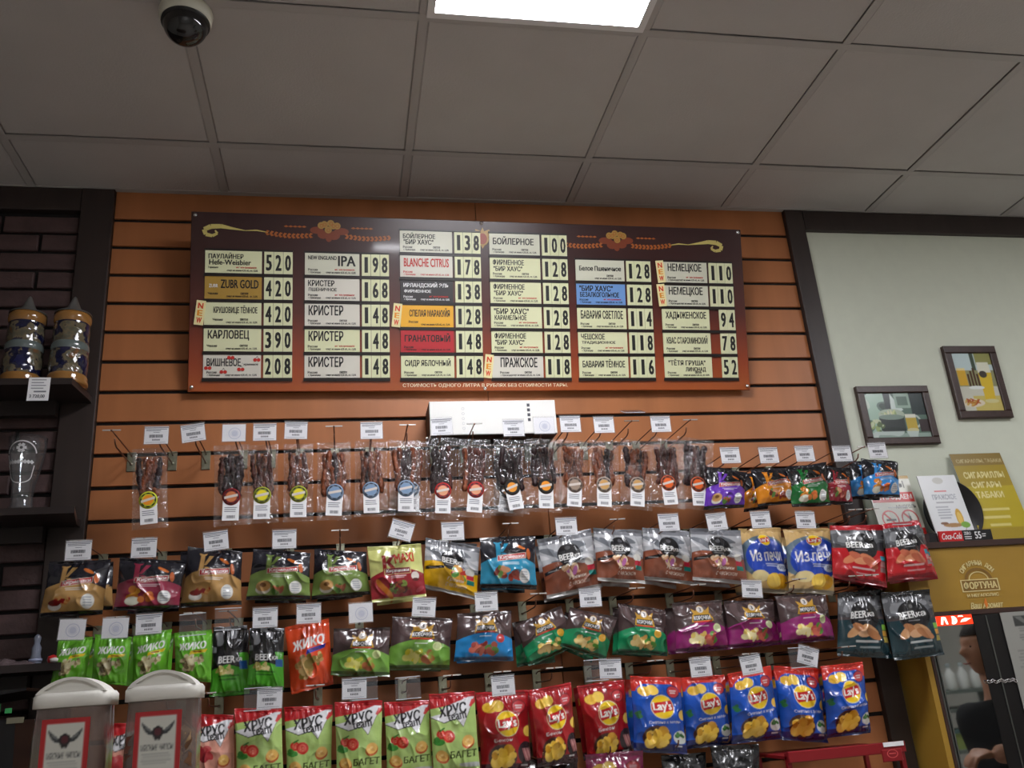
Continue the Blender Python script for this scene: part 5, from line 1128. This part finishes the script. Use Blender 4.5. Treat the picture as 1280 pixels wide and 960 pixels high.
L_.box((lc[0]-.068, y-.0006, lc[2]-.030), (lc[0]+.068, y, lc[2]+.008), 0); L_.box((lc[0]-.064, y-.0009, lc[2]-.027), (lc[0]+.064, y-.0006, lc[2]+.005), 1)
L_.text('ФОРТУНА', lc[0]-.060, lc[2]-.023, lc[0]+.060, lc[2]+.001, y-.0014, 0, .05); L_.text('И МЕГАПОЛИС', lc[0]-.056, lc[2]-.047, lc[0]+.058, lc[2]-.037, y-.0012, 0, .04)
L_.text('Ваш Аромат', lc[0]-.055, lc[2]-.088, lc[0]+.060, lc[2]-.064, y-.0012, 0, .04, 0, .25); L_.flat([(lc[0]+.002, lc[2]-.085), (lc[0]+.010, lc[2]-.072), (lc[0]+.006, lc[2]-.050), (lc[0]-.003, lc[2]-.066)], y-.0016, 2)
L_.build('header_lettering', [m_hl, m_hs, mat('flame_orange', (216, 120, 40), .4)], hd_)
def vx(px, py): return at(px, py, CYF)[0]
gx0, gx1, gx2 = vx(1167, 800), vx(1222, 800), vx(1250, 790)
door = MB().bevbox((CXL+.0185, CYF-.003, .06), (gx0-.014, CYF+.03, zC-.001), .002).build('door', m_brn, cab)
m_alu = mat('aluminium', (120, 124, 120), .3, .8)
MB().box((gx0-.0135, CYF-.002, .06), (gx0-.009, CYF+.03, zC-.001)).build('door_profile', m_alu, door)
MB().box((gx0-.0045, CYF-.002, .06), (gx0, CYF+.03, zC-.001)).build('door_profile', m_alu, door)
m_pane = mat('dark_mirror_glass', (168, 172, 170), .03, 1., var=.0)
MB().box((gx0+.0002, CYF, .06), (gx1, CYF+.004, zC-.001)).build('glass_pane', m_pane, door)
MB().box((gx1+.0003, CYF-.002, .06), (CXR, CYF+.02, zC-.001)).build('black_panel', mat('black_gloss', (18, 18, 19), .35), cab)
xs_ = vx(1231, 770)
MB().box((xs_-.0015, CYF-.0045, .06), (xs_+.0025, CYF-.0022, zC-.004)).build('chrome_strip', m_alu, cab)
# lit red strip sign behind the top of the glass
p0, p1 = at(1170, 783, CYF), at(1212, 768, CYF)
s = empty('lit_sign', (p0[0], CYF, p0[2]), 'small lit red sign with white swirls at the cabinet glass', 'sign')
MB().box((p0[0], CYF-.008, p0[2]), (p1[0], CYF-.0005, p1[2])).build('light_box', mat('sign_red', (236, 60, 24), .4, emit=.9, ecol=(240, 54, 20)), s)
m_sw = mat('sign_white', (255, 240, 225), .4, emit=1.1, ecol=(255, 240, 220)); o = MB(); w_, h_ = p1[0]-p0[0], p1[2]-p0[2]
for k in range(3):
    x = p0[0]+w_*(.10+.15*k); o.add([(x, CYF-.0085, p0[2]+h_*.12), (x+w_*.06, CYF-.0085, p0[2]+h_*.10), (x+(w_*.02 if k % 2 else w_*.12), CYF-.0085, p0[2]+h_*.86), (x-(w_*.06 if k % 2 else -w_*.05), CYF-.0085, p0[2]+h_*.92)], [(0, 1, 2, 3)])
o.disc(p0[0]+w_*.46, p0[2]+h_*.5, w_*.11, CYF-.0085, 0, h_*.42, hole=.45, a0=-110, a1=110)
o.flat([(p0[0]+w_*.64, p0[2]+h_*.25), (p0[0]+w_*.80, p0[2]+h_*.30), (p0[0]+w_*.97, p0[2]+h_*.60), (p0[0]+w_*.80, p0[2]+h_*.66), (p0[0]+w_*.70, p0[2]+h_*.52)], CYF-.0085); o.flat([(p0[0]+w_*.60, p0[2]+h_*.80), (p0[0]+w_*.76, p0[2]+h_*.80), (p0[0]+w_*.74, p0[2]+h_*.95), (p0[0]+w_*.62, p0[2]+h_*.95)], CYF-.0085)
o.build('swirl_lettering', m_sw, s)
# chain across the black panel and the sheet of paper
p0, p1 = at(1237, 852, CYF-.01), at(1270, 850, CYF-.01)
t = empty('door_chain', p0, 'short bright metal chain across the black cabinet panel', 'chain'); n = 9
for k in range(n):
    f = k/(n-1); x, z = p0[0]+(p1[0]-p0[0])*f, p0[2]+(p1[2]-p0[2])*f+.002*math.sin(k*2.1); tilt = .5 if k % 2 else -.5
    MB().tube([(x+.0062*math.cos(a_), CYF-.007-(.003*math.sin(a_) if k % 2 else 0), z+.0042*math.sin(a_)+tilt*.004*math.cos(a_)) for a_ in np.linspace(0, 2*math.pi, 11)], .0016, 6).build('link', mat('chrome', ()), t)
p0 = at(1249, 766, CYF-.004); pw, ph = .21, .297
t = empty('notice_sheet', (p0[0], CYF-.004, p0[2]-ph), 'grey paper sheet with dark picture on the cabinet front', 'paper')
cv = Canvas(pw/ph, (150, 150, 144)); cv.rect(.20, .85, .46, .96, (58, 60, 58)); cv.poly([(.22, .95), (.34, .95), (.44, .87), (.40, .86)], (110, 112, 108)); cv.lines(.24, .79, .46, .84, 2, (120, 120, 116), .8); cv.lines(.2, .70, .9, .77, 3, (110, 110, 106), .8); cv.lines(.1, .1, .9, .62, 16, (124, 124, 120), .7)
Fr = np.eye(4); Fr[:3, 3] = (p0[0], CYF-.0064, p0[2]-ph); MB().box((p0[0], CYF-.0060, p0[2]-ph), (p0[0]+pw, CYF-.0048, p0[2])).build('sheet', mat('grey_paper', (150, 150, 144), .6), t); print_panel('sheet_print', cv, Fr, pw, ph, mat('paper_print', ()), t, cell=.002)

# --- things standing on the cabinet
m_pp = mat('poster_print', rough=.3, attr='print', coat=.3)
def standee(name, q, cv, Yb, Yt, label, cat, th=.003, back=(180, 180, 176), cell=.0014):
    BLp, BRp = at(*q[3], Yb), at(*q[2], Yb); TLp, TRp = at(*q[0], Yt), at(*q[1], Yt)
    z0 = CZT+.0005; BLp[2] = BRp[2] = z0; U = (BRp-BLp); w = float((np.linalg.norm(U)+np.linalg.norm(TRp-TLp))/2); V = (TLp+TRp-BLp-BRp)/2; V -= np.array([V[0], 0, 0]); h = float(np.linalg.norm(V))
    F2 = frame_of(((BLp+BRp)/2-np.array([w/2, 0, 0])+((TLp+TRp)/2-np.array([w/2, 0, 0]))*0), np.array([1., 0, 0]), V)
    t = empty(name, BLp, label, cat)
    MB().box((0, 0, 0), (w, th, h)).build('board', mat(name+'_back', back, .5), t, F2)
    F3 = F2.copy(); F3[:3, 3] = F2[:3, 3]-F2[:3, 1]*.0005; print_panel('print', cv, F3, w, h, m_pp, t, cell=cell); return t
cv = Canvas(.72, (226, 226, 214)); cv.rect(0, .955, 1, 1, (176, 140, 60)); cv.text('СИГАРЕТЫ', .06, .82, .84, .93, (40, 40, 40), .03); cv.rect(.02, .62, .98, .76, (206, 40, 36)); cv.text('НЕ ПРОДАЕМ', .06, .65, .94, .73, WHT, .03); cv.text('АЛКОГОЛЬ', .50, .53, .96, .58, (60, 60, 60), .02)
for x in (.30, .74): cv.ring(x, .38, .19, .13, (206, 40, 36), .16); cv.poly([(x-.13, .46), (x-.10, .48), (x+.13, .30), (x+.10, .28)], (206, 40, 36))
cv.rect(.72, .30, .77, .42, (30, 30, 30)); cv.rect(.735, .42, .755, .46, (30, 30, 30)); cv.ell(.745, .31, .06, .03, (30, 30, 30)); cv.rect(.20, .36, .42, .385, (30, 30, 30)); cv.rect(.60, .02, 1, .25, (206, 40, 36)); cv.text('18', .64, .115, .94, .24, WHT, .04); cv.text('ЛЕТ', .66, .03, .94, .095, WHT, .04)
standee('age_limit_sign', [(1090, 596), (1144, 594), (1162, 674), (1106, 676)], cv, -.085, -.045, 'white and red age limit notice behind the azure snack bag', 'sign')
c = at(1191, 640, -.066); R_ = c[2]-CZT-.001
t = empty('round_tray', (c[0], -.066, CZT), 'round black tray leaning on the wall behind the white leaflet', 'tray')
MB().lathe([(.0005, .004), (R_*.9, .004), (R_*.96, .010), (R_, .011), (R_, .008), (R_*.95, .0), (.0005, 0)], (c[0], -.060, c[2]), 48, 0, 'y').build('dish', mat('tray_black', (24, 22, 24), .35), t)
cv = Canvas(.70, (222, 224, 226)); cv.ell(.5, .92, .14, .05, (196, 196, 190)); cv.lines(.28, .74, .72, .78, 1, (206, 90, 90), .8); cv.text('ПРАЖСКОЕ', .22, .63, .84, .71, (150, 154, 164), .03); cv.lines(.22, .57, .84, .61, 1, (150, 150, 156), .8); cv.lines(.20, .34, .60, .54, 5, (150, 154, 164), .7)
cv.ell(.74, .36, .09, .13, (206, 160, 50)); cv.ell(.74, .34, .06, .10, (226, 190, 90)); cv.ell(.52, .25, .26, .03, (170, 130, 80)); cv.ell(.83, .25, .12, .045, (120, 170, 60)); cv.ell(.30, .28, .10, .02, (130, 90, 60)); cv.ell(.5, .08, .36, .05, (196, 176, 150)); cv.ell(.5, .06, .10, .06, (186, 110, 60)); cv.bits(.5, .10, .4, .03, [(206, 190, 170), (170, 150, 130)], 14, .3, 40)
standee('beer_leaflet', [(1147, 595), (1193, 594), (1220, 662), (1171, 666)], cv, -.125, -.088, 'white beer leaflet with a beer glass picture on the cabinet', 'leaflet')
cv = Canvas(.66, (166, 142, 36)); X, Y = cv.X, cv.Y; cv.where(Y > .86, (140, 116, 52)); cv.where((Y < .62) & (Y > .16), (186, 166, 34)); cv.text('СИГАРИЛЛЫ, ТАБАКИ', .08, .885, .96, .935, (206, 190, 140), .02)
cv.text('СИГАРИЛЛЫ', .12, .71, .90, .785, (232, 222, 160), .03); cv.text('СИГАРЫ', .20, .60, .76, .67, (232, 222, 160), .03); cv.text('ТАБАКИ', .22, .49, .74, .56, (232, 222, 160), .03)
for k in range(3): cv.lines(.16+.02*k, .33-.085*k, .88-.04*k, .385-.085*k, 1, (228, 216, 150), .75, k)
standee('tobacco_poster', [(1202, 567), (1267, 566), (1294, 674), (1230, 676)], cv, -.075, -.015, 'yellow tobacco poster standing on the cabinet by the wall', 'poster')
pA, pB = at(1175, 677, -.135), at(1241, 675, -.135); pT = at(1205, 663, -.135)[2]
t = empty('price_strip', (pA[0], -.135, CZT), 'red and black drink price strip at the cabinet edge', 'price tag'); xm = pA[0]+(pB[0]-pA[0])*.44
MB().box((pA[0], -.138, CZT+.001), (xm, -.132, pT)).build('red_plate', mat('strip_red', (200, 30, 34), .35), t)
MB().box((xm+.0002, -.138, CZT+.001), (pB[0], -.132, pT)).build('black_plate', mat('strip_black', (26, 26, 28), .35), t)
MB().prism([(pA[0]-.035, CZT+.0005), (pA[0]-.0005, CZT+.0005), (pA[0]-.0005, pT-.004), (pA[0]-.028, pT-.002)], -.130, -.10).build('folded_foot', mat('strip_black', ()), t)
m_lw = mat('white_ink', ()); h_ = pT-CZT-.001
MB().text('Coca-Cola', pA[0]+.006, CZT+h_*.26, xm-.006, CZT+h_*.84, -.1385, 0, .02, 0, .25).text('ZERO', xm+.006, CZT+h_*.60, xm+.032, CZT+h_*.88, -.1385, 0, .02).box((xm+.006, -.1385, CZT+h_*.40), (xm+.032, -.138, CZT+h_*.47)).box((xm+.006, -.1385, CZT+h_*.22), (xm+.030, -.138, CZT+h_*.29)).text('55', xm+.044, CZT+h_*.22, xm+.068, CZT+h_*.86, -.1385, 0, .03).box((xm+.072, -.1385, CZT+h_*.58), (xm+.086, -.138, CZT+h_*.66)).box((xm+.072, -.1385, CZT+h_*.40), (xm+.084, -.138, CZT+h_*.47)).build('strip_lettering', m_lw, t)

# ================================================================ red display rack in the lower right
YR = -.30; pA, pB = at(985, 940, YR), at(1131, 926, YR); zr = (pA[2]+pB[2])/2
t = empty('red_rack', (pA[0], YR, 0), 'red metal display rack below the blue chip bags', 'rack'); m_rr = mat('rack_red', (138, 22, 30), .4)
MB().bevbox((pA[0], YR, zr-.028), (pB[0], YR+.012, zr), .002).build('top_rail', m_rr, t)
MB().box((pA[0], YR+.0125, zr-.02), (pB[0]-.012, YR+.22, zr-.012)).build('shelf_plate', m_rr, t)
for x in (pB[0]-.012, pA[0]): MB().box((x, YR+.013, 0), (x+.012, YR+.026, zr-.004)).build('post', m_rr, t)
for x in (pB[0]-.012, pA[0]): MB().box((x, YR+.20, 0), (x+.012, YR+.213, zr-.0205)).build('post', m_rr, t)
q0, q1 = at(1105, 934, YR-.003), at(1129, 926, YR-.003); MB().box((q0[0], YR-.003, q0[2]), (q1[0], YR-.0005, q1[2])).build('white_label', m_paper, t)
q0, q1 = at(1105, 953, YR-.004), at(1127, 935, YR-.004); e = MB().bevbox((q0[0], YR-.004, q0[2]), (q1[0], YR-.0005, q1[2]), .002).build('emblem_plate', m_rr, t)
MB().disc((q0[0]+q1[0])/2, (q0[2]+q1[2])/2+.004, .017, YR-.0045, 0, .011, hole=.82).box(((q0[0]+q1[0])/2-.010, YR-.0045, (q0[2]+q1[2])/2+.003), ((q0[0]+q1[0])/2+.010, YR-.004, (q0[2]+q1[2])/2+.006)).build('emblem', mat('emblem_rose', (206, 84, 84), .4), e)

# ================================================================ the person by the cabinet, mirrored in its dark glass
def skin_chain(pts, edges, rad, sub=2):
    me = bpy.data.meshes.new('chain'); me.from_pydata([tuple(p) for p in pts], edges, [])
    o = bpy.data.objects.new('chain', me); COL.objects.link(o)
    sk = o.modifiers.new('s', 'SKIN'); sk.use_smooth_shade = True
    lay = me.skin_vertices[0].data if me.skin_vertices else None
    if lay is None:
        bm2 = bmesh.new(); bm2.from_mesh(me); bm2.verts.layers.skin.verify(); bm2.to_mesh(me); bm2.free(); lay = me.skin_vertices[0].data
    for i, r in enumerate(rad):
        r = r if hasattr(r, '__len__') else (r, r); lay[i].radius = r; lay[i].use_root = (i == 0)
    o.modifiers.new('u', 'SUBSURF').levels = sub
    dg = bpy.context.evaluated_depsgraph_get(); dg.update(); ev = o.evaluated_get(dg).to_mesh()
    V = np.array([v.co[:] for v in ev.vertices]); F = [tuple(p.vertices) for p in ev.polygons]
    bpy.data.objects.remove(o); return V, F
VH = at(1229, 810, .62); PH = np.array([VH[0], 2*CYF-.62, VH[2]])     # centre of the head
K = (PH[2]+.115)/1.76
def J(f, s, z): return np.array([PH[0]-f*K, PH[1]+s*K, PH[2]+z*K])      # forward (to the left), sideways to the wall, up
def head_mesh():
    n, m = 36, 28; vs = []; fs = []
    for j in range(m+1):
        th = math.pi*j/m
        for i in range(n):
            ph = 2*math.pi*i/n; f, s, z = math.sin(th)*math.cos(ph), math.sin(th)*math.sin(ph), math.cos(th)
            rf, rs, rz = .098, .074, .118
            if z < 0: rs *= 1+.22*z; rf *= 1+.06*z
            x = f*rf; y = s*rs; h = z*rz
            if f > 0:
                x += .030*math.exp(-(s/.20)**2)*math.exp(-((z+.12)/.16)**2)*(f > .5)          # nose
                x -= .010*math.exp(-((abs(s)-.36)/.16)**2)*math.exp(-((z-.10)/.13)**2)       # eye sockets
                x += .006*math.exp(-((z-.28)/.10)**2)*math.exp(-(s/.6)**2)                   # brow
                x += .008*math.exp(-(s/.3)**2)*math.exp(-((z+.50)/.10)**2)                   # lips
                x += .012*math.exp(-(s/.35)**2)*math.exp(-((z+.82)/.16)**2)                  # chin
            else: x *= 1.04
            if abs(s) > .85 and abs(z) < .3: y += .010*np.sign(s)*math.exp(-((f+.12)/.16)**2)*math.exp(-(z/.26)**2)   # ears
            vs.append(J(x, y, h))
    for j in range(m):
        for i in range(n): fs.append((j*n+i, j*n+(i+1) % n, (j+1)*n+(i+1) % n, (j+1)*n+i))
    return vs, fs
per = empty('person', (PH[0], PH[1], 0), 'person in a black t-shirt with bare forearm, mirrored in the dark cabinet glass', 'person')
pts = [J(-.02, 0, -.74), J(-.01, 0, -.52), J(0, 0, -.33), J(-.01, 0, -.20), J(.0, 0, -.06),
       J(0, .17, -.25), J(-.06, .265, -.395), J(.14, .245, -.410), J(.225, .195, -.408),
       J(0, -.17, -.29), J(-.02, -.21, -.50), J(.16, -.19, -.60), J(.24, -.18, -.61),
       J(-.02, .09, -.84), J(0, .10, -1.20), J(-.03, .10, -1.56), J(.06, .10, -1.625), J(-.02, -.09, -.84), J(0, -.10, -1.20), J(-.03, -.10, -1.56), J(.06, -.10, -1.625)]
ed = [(0, 1), (1, 2), (2, 3), (3, 4), (2, 5), (5, 6), (6, 7), (7, 8), (2, 9), (9, 10), (10, 11), (11, 12), (0, 13), (13, 14), (14, 15), (15, 16), (0, 17), (17, 18), (18, 19), (19, 20)]
rd = [(.11*K, .09*K), (.10*K, .085*K), (.085*K, .075*K), .048*K, .05*K, .050*K, .052*K, .044*K, .038*K, .062*K, .050*K, .036*K, .034*K, .09*K, .062*K, .042*K, .035*K, .09*K, .062*K, .042*K, .035*K]
BV, BF_ = skin_chain(pts, ed, rd)
parts = [(BV, BF_)]; hv, hf = head_mesh(); parts.append((np.array(hv), hf))
for sgn, w0 in ((1, J(.225, .195, -.408)), (-1, J(.24, -.18, -.61))):      # hands: palm, four fingers, thumb
    for k in range(4):
        b0 = w0+np.array([-.055*K, (-.024+.016*k)*K*sgn, .008*K-.003*k*K]); L1 = (.034, .040, .038, .030)[k]*K
        parts.append(skin_chain([w0, b0, b0+np.array([-L1, 0, -.008*K]), b0+np.array([-L1*1.6, 0, -.028*K]), b0+np.array([-L1*1.75, 0, -.045*K])], [(0, 1), (1, 2), (2, 3), (3, 4)], [.022*K, .0115*K, .0095*K, .009*K, .008*K], 1))
    tb = w0+np.array([-.020*K, -.022*K*sgn, .012*K])
    parts.append(skin_chain([w0, tb, tb+np.array([-.030*K, -.012*K*sgn, .006*K]), tb+np.array([-.055*K, -.008*K*sgn, -.004*K])], [(0, 1), (1, 2), (2, 3)], [.02*K, .013*K, .011*K, .009*K], 1))
m = MB()
for v_, f_ in parts: m.add(v_, f_, 0, True)
m_skin = mat('skin', (206, 150, 122), .5, var=.06, vscale=(30, 30, 30))
bo = m.build('body', m_skin, per); rm = bo.modifiers.new('fuse', 'REMESH'); rm.mode = 'VOXEL'; rm.voxel_size = .006; rm.use_smooth_shade = True
m_tee = mat('black_cotton', (20, 20, 23), .9)
sv, sf = skin_chain([J(-.02, 0, -.78), J(-.01, 0, -.52), J(0, 0, -.33), J(-.005, 0, -.235), J(0, .17, -.25), J(-.025, .215, -.31), J(0, -.17, -.29), J(-.012, -.195, -.40)], [(0, 1), (1, 2), (2, 3), (2, 4), (4, 5), (2, 6), (6, 7)], [(.168*K, .13*K), (.160*K, .127*K), (.160*K, .125*K), .080*K, .086*K, .078*K, .086*K, .078*K])
MB().add(sv, sf, 0, True).build('t_shirt', m_tee, per)
sv, sf = skin_chain([J(-.02, 0, -.76), J(-.02, .09, -.86), J(0, .10, -1.20), J(-.03, .10, -1.58), J(-.02, -.09, -.86), J(0, -.10, -1.20), J(-.03, -.10, -1.58)], [(0, 1), (1, 2), (2, 3), (0, 4), (4, 5), (5, 6)], [(.165*K, .125*K), .105*K, .078*K, .066*K, .105*K, .078*K, .066*K])
MB().add(sv, sf, 0, True).build('trousers', mat('dark_denim', (40, 44, 56), .9), per)
hv, hf = head_mesh(); hb = MB(); keep = []
cen = PH
for f_ in hf:
    c = np.mean([hv[i] for i in f_], 0)-cen; fw, up = -c[0]/K, c[2]/K
    if up > .052 or (fw < -.022 and up > -.075) or (fw < .02 and up > .025): keep.append(f_)
hb.add([cen+(v_-cen)*1.055+np.array([.001, 0, .002]) for v_ in hv], keep, 0, True); hb.build('hair', mat('hair_brown', (46, 34, 28), .7, bump=.6, bscale=260), per)
for s_ in (-1, 1):
    c = J(.080, .028*s_, .010); MB().lathe([(.0003, .005), (.004, .0035), (.0055, 0), (.004, -.0035), (.0003, -.005)], tuple(c), 14).build('eye', mat('eye_dark', (52, 40, 36), .2), per)
MB().tube([J(.097, -.022, -.059), J(.103, 0, -.061), J(.097, .022, -.059)], .0035*K).build('lips', mat('lips', (176, 106, 96), .5), per)
# stock shelf further along the room, also mirrored in the glass
SX, SY = at(1205, 862, 2.2)[0], 2*CYF-2.2; sz = at(1205, 862, 2.2)[2]
t = empty('stock_shelf', (SX, SY, 0), 'grey stock shelf across the room, mirrored in the dark glass', 'shelf'); m_sh = mat('shelf_grey', (120, 128, 124), .5)
for z in (sz-.55, sz-.32, sz-.10, sz): MB().box((SX-.35, SY-.35, z-.02), (SX+.35, SY, z)).build('shelf_board', m_sh, t)
for x in (SX-.36, SX+.34): MB().box((x, SY-.35, 0), (x+.015, SY, sz+.4)).build('upright', m_sh, t)
for k in range(5):
    x = SX-.20+k*.085; b = empty('white_bottle', (x, SY-.06, sz), ['first', 'second', 'third', 'fourth', 'fifth'][k]+' white plastic bottle of the row on the mirrored stock shelf', 'bottle', 'white bottles on the stock shelf')
    MB().lathe([(.001, 0), (.028, 0), (.03, .01), (.03, .09), (.014, .115), (.012, .13)], n=18).build('body', mat('bottle_white', (230, 230, 226), .4), b, base=(0, 0, 0))
    MB().lathe([(.014, .128), (.014, .15), (.001, .151)], n=18).build('cap', mat('cap_grey', (160, 170, 170), .4), b, base=(0, 0, 0))
b = empty('green_tub', (SX-.02, SY-.12, sz-.32), 'pale green tub on the mirrored stock shelf', 'tub'); MB().bevbox((-.17, -.08, 0), (.17, .08, .085), .01).build('body', mat('tub_green', (170, 184, 110), .5), b, base=(0, 0, 0)); MB().bevbox((-.18, -.09, .086), (.18, .09, .105), .004).build('lid', mat('tub_lid', (120, 150, 150), .5), b, base=(0, 0, 0))
